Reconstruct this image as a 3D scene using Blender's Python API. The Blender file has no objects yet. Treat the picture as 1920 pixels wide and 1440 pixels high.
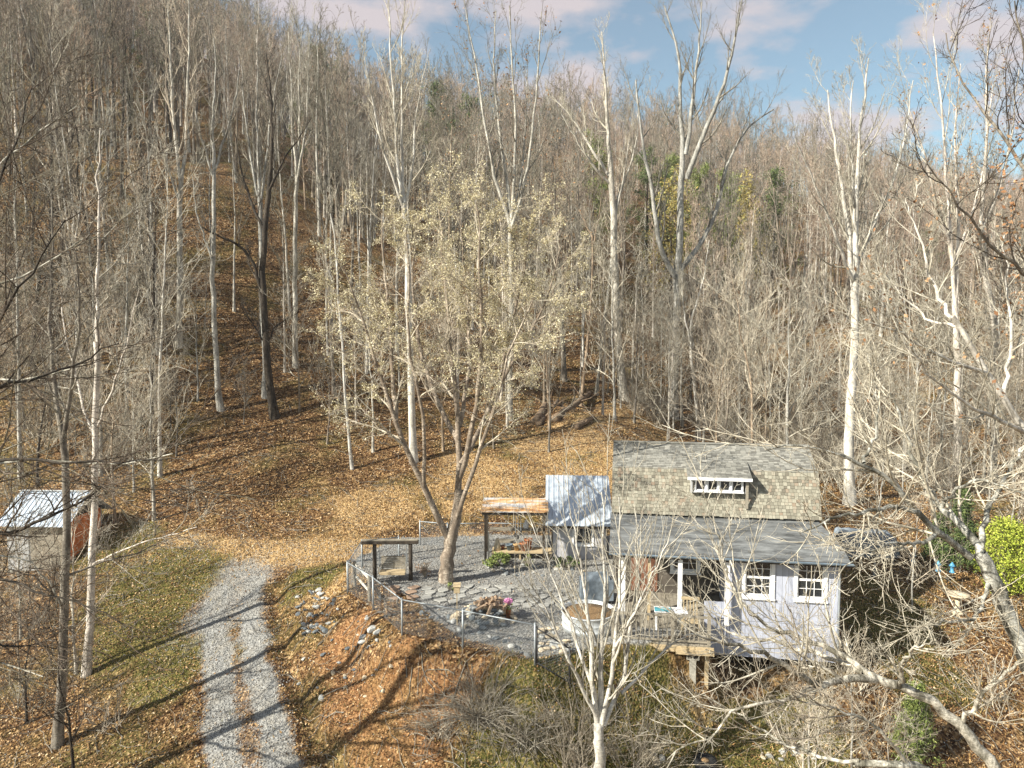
import bpy, math, random
import numpy as np
from mathutils import Vector, Matrix, Euler
sc = bpy.context.scene
# ------------------------------------------------------------ camera, world, sun
PITCH = math.radians(4.0); CZ = 10.0; FPX = 1356.0
cam_d = bpy.data.cameras.new('camera'); cam = bpy.data.objects.new('camera', cam_d)
sc.collection.objects.link(cam); sc.camera = cam
cam.location = (0, 0, CZ); cam.rotation_euler = (math.radians(90)-PITCH, 0, 0)
cam_d.sensor_width = 36; cam_d.lens = 36*FPX/1920; cam_d.clip_end = 3000; cam_d.clip_start = 0.1
SUN_EL = math.radians(34); SUNV = Vector((-0.88, -0.47, 0)).normalized()     # horizontal direction towards the sun
w = bpy.data.worlds.new('World'); sc.world = w; w.use_nodes = True
nt = w.node_tree; N = nt.nodes; L = nt.links; N.clear()
out = N.new('ShaderNodeOutputWorld'); bg = N.new('ShaderNodeBackground'); L.new(bg.outputs[0], out.inputs[0])
sky = N.new('ShaderNodeTexSky'); sky.sky_type = 'NISHITA'; sky.sun_disc = False
sky.sun_elevation = SUN_EL; sky.sun_rotation = math.atan2(SUNV.x, SUNV.y); sky.air_density = 1.0; sky.dust_density = 0.6; sky.ozone_density = 1.6
bg.inputs[1].default_value = 0.072
tc = N.new('ShaderNodeTexCoord'); sep = N.new('ShaderNodeSeparateXYZ'); L.new(tc.outputs['Generated'], sep.inputs[0])
def wm(op, a, b=None, c=None):
    n = N.new('ShaderNodeMath'); n.operation = op
    for i, v in enumerate((a, b, c)):
        if v is None: continue
        if isinstance(v, (int, float)): n.inputs[i].default_value = v
        else: L.new(v, n.inputs[i])
    return n.outputs[0]
zz = wm('ADD', wm('MAXIMUM', sep.outputs[2], 0.0), 0.12)
cmb = N.new('ShaderNodeCombineXYZ'); L.new(wm('DIVIDE', sep.outputs[0], zz), cmb.inputs[0]); L.new(wm('DIVIDE', sep.outputs[1], zz), cmb.inputs[1]); cmb.inputs[2].default_value = 9.3
cn = N.new('ShaderNodeTexNoise'); L.new(cmb.outputs[0], cn.inputs['Vector']); cn.inputs['Scale'].default_value = 2.6; cn.inputs['Detail'].default_value = 8; cn.inputs['Roughness'].default_value = 0.52
cr = N.new('ShaderNodeValToRGB'); L.new(cn.outputs[0], cr.inputs[0]); cr.color_ramp.elements[0].position = 0.47; cr.color_ramp.elements[1].position = 0.60; cr.color_ramp.elements[0].color = (0.14, 0.14, 0.14, 1)
mixn = N.new('ShaderNodeMix'); mixn.data_type = 'RGBA'
L.new(wm('MULTIPLY', cr.outputs[0], 0.85), mixn.inputs[0])
tint = N.new('ShaderNodeMix'); tint.data_type = 'RGBA'; tint.blend_type = 'MULTIPLY'; tint.inputs[0].default_value = 1
L.new(sky.outputs[0], tint.inputs[6]); tint.inputs[7].default_value = (1.0, 1.16, 1.02, 1)
L.new(tint.outputs[2], mixn.inputs[6]); mixn.inputs[7].default_value = (5.2, 4.5, 4.5, 1)
L.new(mixn.outputs[2], bg.inputs[0])
sd = bpy.data.lights.new('sun', 'SUN'); sun = bpy.data.objects.new('sun', sd); sc.collection.objects.link(sun)
sd.energy = 5.0; sd.angle = math.radians(0.5); sd.color = (1.0, 0.95, 0.83)
sdir = Vector((SUNV.x*math.cos(SUN_EL), SUNV.y*math.cos(SUN_EL), math.sin(SUN_EL)))
sun.rotation_euler = sdir.to_track_quat('Z', 'Y').to_euler()
sc.view_settings.view_transform = 'Standard'; sc.view_settings.look = 'None'; sc.view_settings.exposure = 1.05; sc.view_settings.gamma = 1
# ------------------------------------------------------------ helpers
C = sc.collection
rng = np.random.default_rng(7); random.seed(5)
def ray(px, py):
    u = (px-960)/FPX; v = (720-py)/FPX; c, s = math.cos(PITCH), math.sin(PITCH)
    return np.array([u, c+v*s, -s+v*c])
def at(px, py, Y):
    d = ray(px, py); return np.array([0, 0, CZ])+d*(Y/d[1])
def atz(px, py, z=0.0):
    d = ray(px, py); return np.array([0, 0, CZ])+d*((z-CZ)/d[2])
def new_mesh(name, V, F, mats, midx=None, smooth=False):
    V = np.ascontiguousarray(V, dtype=np.float32).reshape(-1, 3)
    me = bpy.data.meshes.new(name)
    if isinstance(F, np.ndarray):
        nf, k = F.shape; me.vertices.add(len(V)); me.vertices.foreach_set('co', V.ravel())
        me.loops.add(nf*k); me.polygons.add(nf)
        me.polygons.foreach_set('loop_start', np.arange(0, nf*k, k, dtype=np.int32))
        me.polygons.foreach_set('loop_total', np.full(nf, k, dtype=np.int32))
        me.loops.foreach_set('vertex_index', F.astype(np.int32).ravel()); me.update(calc_edges=True)
    else:
        me.from_pydata(V.tolist(), [], F); me.update()
    for m in (mats if isinstance(mats, (list, tuple)) else [mats]): me.materials.append(m)
    if midx is not None: me.polygons.foreach_set('material_index', np.asarray(midx, dtype=np.int32))
    if smooth: me.polygons.foreach_set('use_smooth', np.ones(len(me.polygons), dtype=bool))
    return me
def link(name, me, parent=None, label=None, cat=None, group=None, kind=None, loc=None):
    o = bpy.data.objects.new(name, me); C.objects.link(o)
    if parent: o.parent = parent
    if label: o['label'] = label
    if cat: o['category'] = cat
    if group: o['group'] = group
    if kind: o['kind'] = kind
    if loc is not None: o.location = loc
    return o
def thing(name, label, cat, loc=(0, 0, 0), rz=0, group=None):
    o = link(name, None, None, label, cat, group); o.location = loc; o.rotation_euler = (0, 0, rz); o.empty_display_size = 0.3
    return o
class MB:
    def __init__(s): s.v = []; s.f = []
    def add(s, V, F):
        b = len(s.v); s.v += [tuple(map(float, p)) for p in V]; s.f += [[i+b for i in f] for f in F]; return s
    def box(s, x0, x1, y0, y1, z0, z1, M=None):
        V = [(x0, y0, z0), (x1, y0, z0), (x1, y1, z0), (x0, y1, z0), (x0, y0, z1), (x1, y0, z1), (x1, y1, z1), (x0, y1, z1)]
        if M is not None: V = [M @ Vector(p) for p in V]
        return s.add(V, [[0, 3, 2, 1], [4, 5, 6, 7], [0, 1, 5, 4], [1, 2, 6, 5], [2, 3, 7, 6], [3, 0, 4, 7]])
    def cyl(s, p0, p1, r0, r1=None, n=8):
        r1 = r0 if r1 is None else r1; p0 = Vector(p0); p1 = Vector(p1); d = (p1-p0).normalized(); q = d.to_track_quat('Z', 'Y')
        V = []
        for p, r in ((p0, r0), (p1, r1)):
            for k in range(n):
                a = 2*math.pi*k/n; V.append(p+q @ Vector((r*math.cos(a), r*math.sin(a), 0)))
        F = [[k, (k+1) % n, n+(k+1) % n, n+k] for k in range(n)]+[list(range(n))[::-1], list(range(n, 2*n))]
        return s.add(V, F)
    def lathe(s, prof, c=(0, 0, 0), n=20):
        V = []; F = []
        for r, z in prof:
            for k in range(n):
                a = 2*math.pi*k/n; V.append((c[0]+r*math.cos(a), c[1]+r*math.sin(a), c[2]+z))
        for i in range(len(prof)-1):
            for k in range(n): F.append([i*n+k, i*n+(k+1) % n, (i+1)*n+(k+1) % n, (i+1)*n+k])
        F.append(list(range(n))[::-1]); F.append(list(range((len(prof)-1)*n, len(prof)*n)))
        return s.add(V, F)
    def prism(s, poly, y0, y1):      # polygon in xz, extruded along y
        n = len(poly); V = [(x, y0, z) for x, z in poly]+[(x, y1, z) for x, z in poly]
        return s.add(V, [[i, (i+1) % n, n+(i+1) % n, n+i] for i in range(n)]+[list(range(n))[::-1], list(range(n, 2*n))])
    def slab(s, a, b, c, d, t):      # quad a b c d, thickness t downwards along normal
        a, b, c, d = map(Vector, (a, b, c, d)); nn = (b-a).cross(d-a).normalized()*t
        V = [a, b, c, d, a-nn, b-nn, c-nn, d-nn]
        return s.add(V, [[0, 1, 2, 3], [7, 6, 5, 4], [0, 4, 5, 1], [1, 5, 6, 2], [2, 6, 7, 3], [3, 7, 4, 0]])
    def build(s, name, m, parent=None, smooth=False, bevel=0, **kw):
        me = new_mesh(name, s.v, s.f, m, smooth=smooth); o = link(name, me, parent, **kw)
        if bevel:
            b = o.modifiers.new('bevel', 'BEVEL'); b.width = bevel; b.segments = 2; b.limit_method = 'ANGLE'
        return o
# ------------------------------------------------------------ materials
def nodes(name):
    m = bpy.data.materials.new(name); m.use_nodes = True; t = m.node_tree; p = t.nodes['Principled BSDF']; p.inputs['Specular IOR Level'].default_value = 0.3
    return m, t, p
def ramp(t, fac, cols):
    r = t.nodes.new('ShaderNodeValToRGB'); t.links.new(fac, r.inputs[0]); e = r.color_ramp.elements
    while len(e) < len(cols): e.new(0.5)
    for el, (pos, c) in zip(e, cols): el.position = pos; el.color = (*c, 1)
    return r.outputs[0]
def noise(t, scale, detail=4, rough=0.6, coord='Object', vec=None):
    n = t.nodes.new('ShaderNodeTexNoise'); n.inputs['Scale'].default_value = scale; n.inputs['Detail'].default_value = detail; n.inputs['Roughness'].default_value = rough
    if vec is None: vec = t.nodes.new('ShaderNodeTexCoord').outputs[coord]
    t.links.new(vec, n.inputs['Vector']); return n.outputs[0]
def stretch(t, s, coord='Object'):
    mp = t.nodes.new('ShaderNodeMapping'); mp.inputs['Scale'].default_value = s
    t.links.new(t.nodes.new('ShaderNodeTexCoord').outputs[coord], mp.inputs[0]); return mp.outputs[0]
def mix(t, fac, a, b, mode='MIX'):
    n = t.nodes.new('ShaderNodeMix'); n.data_type = 'RGBA'; n.blend_type = mode
    for i, v in ((0, fac), (6, a), (7, b)):
        if isinstance(v, (int, float)): n.inputs[i].default_value = v
        elif isinstance(v, tuple): n.inputs[i].default_value = (*v, 1)
        else: t.links.new(v, n.inputs[i])
    return n.outputs[2]
def bump(t, p, h, s=0.3, d=0.02):
    b = t.nodes.new('ShaderNodeBump'); b.inputs['Strength'].default_value = s; b.inputs['Distance'].default_value = d
    t.links.new(h, b.inputs['Height']); t.links.new(b.outputs[0], p.inputs['Normal'])
def mat(name, c, rough=0.8, var=0.35, scale=6, metal=0.0, st=None, bmp=0.2):
    m, t, p = nodes(name); p.inputs['Roughness'].default_value = rough; p.inputs['Metallic'].default_value = metal
    v = stretch(t, st) if st else None; n = noise(t, scale, 6, 0.65, vec=v)
    lo = tuple(x*(1-var) for x in c); hi = tuple(min(1, x*(1+var)) for x in c)
    t.links.new(ramp(t, n, [(0.3, lo), (0.7, hi)]), p.inputs['Base Color'])
    if bmp: bump(t, p, n, bmp)
    return m
def bark(name, lo, hi, dark, amt=0.4, tint=0.25, sc=9):
    m, t, p = nodes(name); p.inputs['Roughness'].default_value = 0.85
    n1 = noise(t, 2.2, 6, 0.7, vec=stretch(t, (1.6, 1.6, 0.5))); n2 = noise(t, sc, 5, 0.75, vec=stretch(t, (1, 1, 2.2)))
    a = ramp(t, n2, [(0.38, lo), (0.58, hi)]); f = ramp(t, n1, [(0.5-amt*0.3, (0, 0, 0)), (0.62, (1, 1, 1))])
    cc = mix(t, f, dark, a); oi = t.nodes.new('ShaderNodeObjectInfo')
    tn = ramp(t, oi.outputs['Random'], [(0, (1-tint,)*3), (0.6, (1, 0.97, 0.92)), (1, (1+tint*0.4, 1.0, 0.93))])
    t.links.new(mix(t, 1.0, cc, tn, 'MULTIPLY'), p.inputs['Base Color']); bump(t, p, n2, 0.5, 0.03); return m
def island(name, cols, rough=0.8, trans=0.0, bmp=0):
    m, t, p = nodes(name); p.inputs['Roughness'].default_value = rough
    g = t.nodes.new('ShaderNodeNewGeometry'); t.links.new(ramp(t, g.outputs['Random Per Island'], cols), p.inputs['Base Color'])
    if bmp: bump(t, p, noise(t, 25, 5), bmp)
    return m
M = {}
M['bark_pale'] = bark('pale_bark', (0.32, 0.31, 0.28), (0.74, 0.72, 0.66), (0.14, 0.13, 0.11), 0.6)
M['bark_white'] = bark('white_bark', (0.50, 0.49, 0.46), (0.84, 0.82, 0.77), (0.26, 0.245, 0.22), 0.45)
M['bark_tan'] = bark('tan_bark', (0.24, 0.19, 0.14), (0.46, 0.38, 0.29), (0.13, 0.10, 0.07), 0.4)
M['bark_dark'] = bark('dark_bark', (0.035, 0.028, 0.02), (0.10, 0.08, 0.06), (0.02, 0.016, 0.012), 0.3)
M['bark_grey'] = bark('grey_bark', (0.18, 0.16, 0.135), (0.38, 0.35, 0.30), (0.10, 0.085, 0.07), 0.3)
M['bark_birch'] = bark('river_birch_bark', (0.05, 0.042, 0.034), (0.60, 0.54, 0.455), (0.18, 0.15, 0.12), 0.2, sc=7)
M['bark_curl'] = island('peeling_bark', [(0, (0.06, 0.04, 0.03)), (0.45, (0.22, 0.15, 0.11)), (0.7, (0.55, 0.45, 0.36)), (1, (0.82, 0.74, 0.62))])
M['bark_lichen'] = bark('lichen_bark', (0.36, 0.35, 0.30), (0.88, 0.86, 0.78), (0.13, 0.125, 0.10), 0.25, sc=13)
M['twig'] = bark('twig_bark', (0.26, 0.24, 0.195), (0.50, 0.465, 0.395), (0.17, 0.15, 0.12), 0.3)
M['twig_pale'] = bark('pale_twig_bark', (0.48, 0.45, 0.38), (0.76, 0.72, 0.62), (0.34, 0.31, 0.25), 0.2)
M['twig_far'] = bark('pinkish_twig_bark', (0.42, 0.335, 0.27), (0.66, 0.55, 0.45), (0.28, 0.22, 0.175), 0.3)
M['twig_mid'] = bark('grey_brown_twig_bark', (0.16, 0.15, 0.112), (0.37, 0.35, 0.28), (0.09, 0.083, 0.062), 0.3)
M['twig_dark'] = bark('dark_twig_bark', (0.08, 0.065, 0.05), (0.19, 0.16, 0.13), (0.04, 0.03, 0.02), 0.3)
M['leaf_birch'] = island('pale_birch_leaf', [(0, (0.30, 0.25, 0.13)), (0.5, (0.60, 0.53, 0.32)), (0.85, (0.80, 0.75, 0.54)), (1, (0.36, 0.24, 0.12))])
M['leaf_russet'] = island('russet_leaf', [(0, (0.20, 0.10, 0.05)), (0.5, (0.36, 0.19, 0.09)), (1, (0.50, 0.33, 0.19))])
M['leaf_yellow'] = island('yellow_leaf', [(0, (0.24, 0.18, 0.05)), (0.5, (0.42, 0.33, 0.10)), (1, (0.36, 0.34, 0.13))])
M['leaf_lime'] = island('lime_leaf', [(0, (0.12, 0.16, 0.02)), (0.5, (0.30, 0.36, 0.04)), (1, (0.52, 0.54, 0.10))])
M['needle'] = island('pine_needle', [(0, (0.035, 0.06, 0.02)), (0.5, (0.09, 0.13, 0.045)), (1, (0.2, 0.24, 0.08))])
M['needle_light'] = island('light_needle', [(0, (0.08, 0.11, 0.03)), (0.5, (0.18, 0.23, 0.06)), (1, (0.34, 0.37, 0.12))])
M['litter'] = island('fallen_leaf', [(0, (0.03, 0.015, 0.008)), (0.3, (0.12, 0.06, 0.025)), (0.6, (0.29, 0.16, 0.063)), (0.86, (0.46, 0.29, 0.125)), (1, (0.66, 0.52, 0.34))])
M['blade'] = island('grass_blade', [(0, (0.04, 0.045, 0.01)), (0.4, (0.11, 0.11, 0.025)), (0.6, (0.25, 0.185, 0.07)), (1, (0.48, 0.36, 0.15))])
M['straw'] = island('straw_blade', [(0, (0.19, 0.10, 0.035)), (0.5, (0.42, 0.25, 0.085)), (1, (0.60, 0.41, 0.17))])
M['pebble'] = island('gravel_pebble', [(0, (0.15, 0.15, 0.145)), (0.5, (0.26, 0.255, 0.24)), (0.85, (0.36, 0.355, 0.335)), (1, (0.36, 0.31, 0.25))])
M['rock'] = mat('field_rock', (0.38, 0.38, 0.36), 0.85, 0.5, 5); M['rock_dark'] = mat('dark_rock', (0.13, 0.145, 0.155), 0.85, 0.5, 5)
M['rock_tan'] = mat('tan_rock', (0.55, 0.46, 0.33), 0.85, 0.4, 5); M['flag'] = mat('flagstone', (0.33, 0.325, 0.30), 0.9, 0.3, 5)
M['flag_brown'] = mat('brown_flagstone', (0.30, 0.21, 0.15), 0.85, 0.4, 2.5)
M['wood_grey'] = mat('weathered_wood', (0.27, 0.24, 0.19), 0.85, 0.4, 3, st=(2, 2, 14)); M['wood_dark'] = mat('dark_timber', (0.055, 0.043, 0.032), 0.85, 0.5, 3, st=(3, 3, 3))
M['wood_tan'] = mat('tan_timber', (0.46, 0.36, 0.22), 0.8, 0.3, 4, st=(2, 12, 12)); M['wood_pale'] = mat('pale_bleached_wood', (0.62, 0.58, 0.5), 0.85, 0.25, 4, st=(2, 12, 12))
M['wood_cut'] = mat('split_firewood', (0.33, 0.235, 0.16), 0.85, 0.5, 5); M['log'] = mat('rotting_log', (0.19, 0.135, 0.09), 0.9, 0.6, 4)
M['white'] = mat('white_paint', (0.82, 0.82, 0.83), 0.5, 0.06, 3, bmp=0.05); M['galv'] = mat('galvanised_steel', (0.62, 0.65, 0.67), 0.5, 0.2, 4, 0.3, bmp=0.05)
M['pipe'] = mat('galvanised_pipe', (0.34, 0.37, 0.39), 0.5, 0.15, 8, 0.4, bmp=0); M['iron'] = mat('black_iron', (0.03, 0.03, 0.032), 0.5, 0.3, 4)
M['metal_roof'] = mat('galvanised_roof_sheet', (0.50, 0.56, 0.63), 0.42, 0.22, 1.6, 0.25, st=(3, 0.7, 0.7), bmp=0.04)
M['terra'] = mat('terracotta', (0.42, 0.16, 0.07), 0.8, 0.3, 7); M['terra_tan'] = mat('tan_clay_pot', (0.50, 0.33, 0.16), 0.8, 0.3, 7); M['slate'] = mat('slate_plastic', (0.14, 0.18, 0.22), 0.5, 0.3, 3)
M['soil'] = mat('garden_soil', (0.22, 0.14, 0.07), 0.95, 0.6, 18, bmp=0.8); M['pink'] = island('pink_petal', [(0, (0.6, 0.16, 0.4)), (1, (0.85, 0.45, 0.68))])
M['turq'] = mat('turquoise_plastic', (0.10, 0.40, 0.48), 0.4, 0.1, 3); M['blue'] = mat('sky_blue_paint', (0.12, 0.38, 0.62), 0.45, 0.15, 5)
M['tarp'] = mat('grey_blue_tarp', (0.17, 0.20, 0.23), 0.45, 0.45, 3, bmp=0.9); M['membrane'] = mat('porch_roof_membrane', (0.14, 0.145, 0.145), 0.65, 0.75, 1.5, st=(0.8, 3.0, 3.0), bmp=0.15)
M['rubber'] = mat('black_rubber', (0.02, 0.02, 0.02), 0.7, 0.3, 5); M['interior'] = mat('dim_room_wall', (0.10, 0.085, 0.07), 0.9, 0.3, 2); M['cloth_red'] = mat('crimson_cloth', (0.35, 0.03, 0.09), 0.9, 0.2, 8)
M['block'] = mat('concrete_block', (0.36, 0.34, 0.29), 0.9, 0.25, 9); M['door'] = mat('red_brown_door_paint', (0.22, 0.10, 0.06), 0.6, 0.2, 3); M['green_paint'] = mat('sage_paint', (0.2, 0.28, 0.2), 0.7, 0.2, 5)
def glass():
    m, t, p = nodes('window_glass'); p.inputs['Base Color'].default_value = (0.02, 0.025, 0.03, 1); p.inputs['Roughness'].default_value = 0.04; p.inputs['Specular IOR Level'].default_value = 0.9; return m
M['glass'] = glass()
def siding(name, c, stain, gap=0.2):
    m, t, p = nodes(name); p.inputs['Roughness'].default_value = 0.7
    co = t.nodes.new('ShaderNodeTexCoord').outputs['Object']; sx = t.nodes.new('ShaderNodeSeparateXYZ'); t.links.new(co, sx.inputs[0])
    def mth(op, a, b):
        n = t.nodes.new('ShaderNodeMath'); n.operation = op
        for i, v in enumerate((a, b)):
            if isinstance(v, (int, float)): n.inputs[i].default_value = v
            else: t.links.new(v, n.inputs[i])
        return n.outputs[0]
    s = mth('ADD', sx.outputs[0], sx.outputs[1]); fr = mth('FRACT', mth('DIVIDE', s, gap), 0); groove = mth('GREATER_THAN', fr, 0.07)
    seam = mth('GREATER_THAN', mth('ABSOLUTE', mth('SUBTRACT', sx.outputs[2], 0.02), 0), 0.012)
    g = mth('MULTIPLY', groove, seam)
    n = noise(t, 1.5, 6, 0.7, vec=stretch(t, (3, 3, 0.6))); base = ramp(t, n, [(0.3, stain), (0.55, c), (0.8, tuple(min(1, x*1.06) for x in c))])
    t.links.new(mix(t, g, tuple(x*0.55 for x in c), base), p.inputs['Base Color']); bump(t, p, g, 0.6, 0.01); return m
M['siding'] = siding('lavender_white_siding', (0.47, 0.495, 0.585), (0.34, 0.36, 0.44)); M['siding_pale'] = siding('dusty_grey_siding', (0.54, 0.53, 0.55), (0.40, 0.39, 0.41), 0.25)
M['siding_grey'] = siding('grey_board_siding', (0.42, 0.42, 0.42), (0.28, 0.28, 0.27), 0.3)
M['orange'] = mat('rust_red_panel', (0.76, 0.23, 0.08), 0.65, 0.45, 2.5, st=(1, 1, 0.5))
M['shingle_low'] = island('mossy_tan_shingle', [(0, (0.15, 0.135, 0.105)), (0.4, (0.25, 0.235, 0.185)), (0.8, (0.34, 0.32, 0.255)), (1, (0.25, 0.19, 0.14))], 0.9, bmp=0.5)
M['shingle_up'] = island('grey_shingle', [(0, (0.14, 0.135, 0.12)), (0.5, (0.24, 0.235, 0.21)), (1, (0.33, 0.32, 0.285))], 0.9, bmp=0.5)
def rusty():
    m, t, p = nodes('rusted_roof_sheet'); p.inputs['Roughness'].default_value = 0.6
    n = noise(t, 1.1, 6, 0.6, vec=stretch(t, (0.7, 3, 3))); t.links.new(ramp(t, n, [(0.38, (0.32, 0.15, 0.06)), (0.46, (0.58, 0.36, 0.17)), (0.58, (0.45, 0.45, 0.46)), (0.8, (0.6, 0.62, 0.64))]), p.inputs['Base Color']); return m
M['rusty'] = rusty()
# ------------------------------------------------------------ terrain
COLS = {-300: [(-40, -14), (0, -10), (15, -6.5), (22, -4.6), (30, -3), (36, -1.9), (42, 2.4), (50, 9), (60, 18), (80, 33), (120, 60), (160, 82), (200, 92), (300, 92), (600, 60)],
 0: [(-40, -14), (0, -10), (15, -6.2), (22, -4.2), (30, -2.7), (36, -1.7), (42, 1.4), (50, 8), (60, 16), (80, 31), (120, 57), (160, 76), (200, 84), (300, 84), (600, 60)],
 250: [(-40, -14), (0, -10), (15, -5.5), (21, -3.9), (28, -2.2), (34, -0.9), (37, -0.1), (42, 2.1), (50, 6.8), (60, 14), (80, 28), (120, 53), (160, 72), (200, 80), (300, 80), (600, 60)],
 450: [(-40, -14), (0, -10), (15, -5), (21, -3.3), (28, -1.7), (33, -0.4), (36, 0.05), (40, 1.2), (48, 4.7), (60, 12), (80, 25), (120, 48), (160, 67), (200, 72), (300, 70), (600, 50)],
 600: [(-40, -14), (0, -10), (15, -5), (21, -3.1), (25, -1.6), (28, -0.5), (32, -0.1), (36, 0.1), (40, 1.2), (48, 4.4), (60, 10.5), (80, 21), (120, 39), (160, 50), (200, 54), (300, 50), (600, 40)],
 835: [(-40, -14), (0, -10), (15, -5.2), (20.3, -2.9), (22.2, -1.4), (23.6, -0.2), (25, 0), (35, 0), (36.5, 0.35), (40, 1.4), (46, 3.2), (52, 4.8), (60, 8), (80, 16.5), (120, 33), (165, 48), (210, 50), (300, 46), (600, 40)],
 1100: [(-40, -14), (0, -10), (15, -5.4), (20, -3.3), (22, -1.3), (23, -0.2), (35, 0), (36.5, 0.4), (40, 1.6), (46, 3.5), (51, 5.0), (58, 4.2), (66, 5), (80, 11), (120, 30), (180, 57), (230, 58), (300, 50), (600, 40)],
 1300: [(-40, -14), (0, -10), (15, -5.4), (20, -3.6), (22.5, -2.3), (24.5, -1.3), (28, -0.4), (35, 0), (38, 1), (44, 3.2), (50, 1.8), (60, 1.2), (80, 6), (120, 23), (180, 51), (230, 54), (300, 48), (600, 40)],
 1600: [(-40, -14), (0, -10), (15, -5.6), (20.5, -3.7), (24, -1.75), (28, -0.95), (34, 0), (38, 1.0), (44, 1.0), (55, 1), (70, 5), (100, 15), (150, 32), (200, 44), (250, 45), (300, 40), (600, 35)],
 1920: [(-40, -14), (0, -10), (15, -6), (21.5, -3.7), (28, -1.4), (34, -0.2), (40, 0.6), (55, 2), (70, 6), (100, 13), (150, 24), (200, 31), (260, 33), (300, 32), (600, 35)],
 2300: [(-40, -14), (0, -10), (15, -6.5), (21.5, -4.5), (28, -2), (34, -1), (40, 0.6), (55, 3), (70, 7), (100, 15), (150, 27), (200, 35), (260, 38), (300, 38), (600, 30)]}
CU = np.array([(k-960)/FPX for k in COLS]); CT = [np.array(v, float) for v in COLS.values()]
def h0(x, y):
    u = np.clip(x/np.maximum(y, 20), CU[0], CU[-1]); Z = np.stack([np.interp(y, c[:, 0], c[:, 1]) for c in CT])
    i = np.clip(np.searchsorted(CU, u)-1, 0, len(CU)-2); f = (u-CU[i])/(CU[i+1]-CU[i]); f = np.clip(f, 0, 1); f = f*f*(3-2*f)*0.5+f*0.5
    a = np.take_along_axis(Z.reshape(len(CU), -1), i.reshape(1, -1), 0)[0]; b = np.take_along_axis(Z.reshape(len(CU), -1), (i+1).reshape(1, -1), 0)[0]
    return (a*(1-f.ravel())+b*f.ravel()).reshape(x.shape)
def segdist(x, y, pts):
    d = np.full(x.shape, 1e9)
    for (ax, ay), (bx, by) in zip(pts[:-1], pts[1:]):
        vx, vy = bx-ax, by-ay; t = np.clip(((x-ax)*vx+(y-ay)*vy)/(vx*vx+vy*vy+1e-9), 0, 1)
        d = np.minimum(d, np.hypot(x-ax-t*vx, y-ay-t*vy))
    return d
def polysd(x, y, poly):               # signed distance, negative inside
    d = segdist(x, y, poly+[poly[0]]); ins = np.zeros(x.shape, bool); n = len(poly)
    for i in range(n):
        (ax, ay), (bx, by) = poly[i], poly[(i+1) % n]
        c = ((ay > y) != (by > y)) & (x < (bx-ax)*(y-ay)/(by-ay+1e-12)+ax); ins ^= c
    return np.where(ins, -d, d)
fpts = [atz(652, 1111), atz(700, 1143), atz(754, 1190), atz(868, 1213), atz(1003, 1242)]
PATIO = [(p[0], p[1]) for p in fpts]+[(3.4, 22.6), (6.0, 23.4), (6.6, 27), (6.6, 35.3), (-1, 35.5), (-5.5, 35), (-7, 32)]
DITCH = None; DITCH_D = 0.32
HPAD = [(3.75, 24.2), (7.6, 23.6), (11.2, 25.5), (12.2, 31.5), (4.9, 32.8)]
def ss(a, b, v): t = np.clip((v-a)/(b-a), 0, 1); return t*t*(3-2*t)
def wav(x, y, s, seed):
    r = np.random.default_rng(seed); o = 0
    for k in range(7):
        a = r.random()*6.28; f = s*(0.6+r.random()*1.6); o = o+np.sin((x*math.cos(a)+y*math.sin(a))*f+r.random()*6.28)
    return o/7
def height(x, y):
    x = np.asarray(x, float); y = np.asarray(y, float); z = 0; r = 0.9+np.maximum(y-45, 0)*0.06
    for dx, dy in ((0, 0), (1, 0), (-1, 0), (0, 1), (0, -1), (.7, .7), (-.7, .7), (.7, -.7), (-.7, -.7)): z = z+h0(x+dx*r, y+dy*r)
    z = z/9
    far = ss(36, 60, y); z = z+wav(x, y, 0.12, 1)*2.2*far+wav(x, y, 0.45, 2)*(0.15+0.5*far)*ss(34, 44, y)+wav(x, y, 1.3, 3)*0.06+wav(x, y, 4, 4)*0.03
    sd_ = polysd(x, y, PATIO); z = z-DITCH_D*np.exp(-(segdist(x, y, DITCH)/0.4)**2) if DITCH else z; k = 1-ss(-0.1, 1.3, sd_); z = z*(1-k)+k*(wav(x, y, 2, 5)*0.02); return z-0.5*(1-ss(-0.35, 0.0, polysd(x, y, HPAD)))
def hz(x, y): return float(height(np.array([x]), np.array([y]))[0])
def G(px, py, y0=14, y1=400):
    d = ray(px, py); Y = np.concatenate([np.arange(y0, 60, 0.05), np.arange(60, y1, 0.4)]); X = d[0]/d[1]*Y; Zr = CZ+d[2]/d[1]*Y
    hit = np.nonzero(height(X, Y) > Zr)[0]
    i = hit[0] if len(hit) else len(Y)-1
    return np.array([X[i], Y[i], hz(X[i], Y[i])])
def nug(*segs):
    o = []
    for a, b, s in segs: o.append(np.arange(a, b, s))
    return np.concatenate(o)
xs = nug((-600, -150, 25), (-150, -60, 4), (-60, -22, 1.0), (-22, 20, 0.17), (20, 60, 1.0), (60, 150, 4), (150, 601, 25))
ys = nug((-60, 10, 5), (10, 17, 1), (17, 46, 0.17), (46, 80, 0.8), (80, 260, 3), (260, 900, 20))
DITCH = [tuple(G(a, b)[:2]) for a, b in [(515, 1105), (528, 1180), (552, 1260), (585, 1350), (630, 1450), (650, 1520)]]
gx, gy = np.meshgrid(xs, ys); gz = height(gx, gy)
px2 = lambda L_: [tuple(G(a, b)[:2]) for a, b in L_]
TRL = px2([(430, 1500), (425, 1440), (412, 1320), (408, 1230), (400, 1170), (410, 1110)]); TRR = px2([(545, 1500), (525, 1440), (498, 1320), (480, 1230), (468, 1160), (475, 1090)])
TRM = [((a[0]+b[0])/2, (a[1]+b[1])/2) for a, b in zip(TRL, TRR)]
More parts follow.
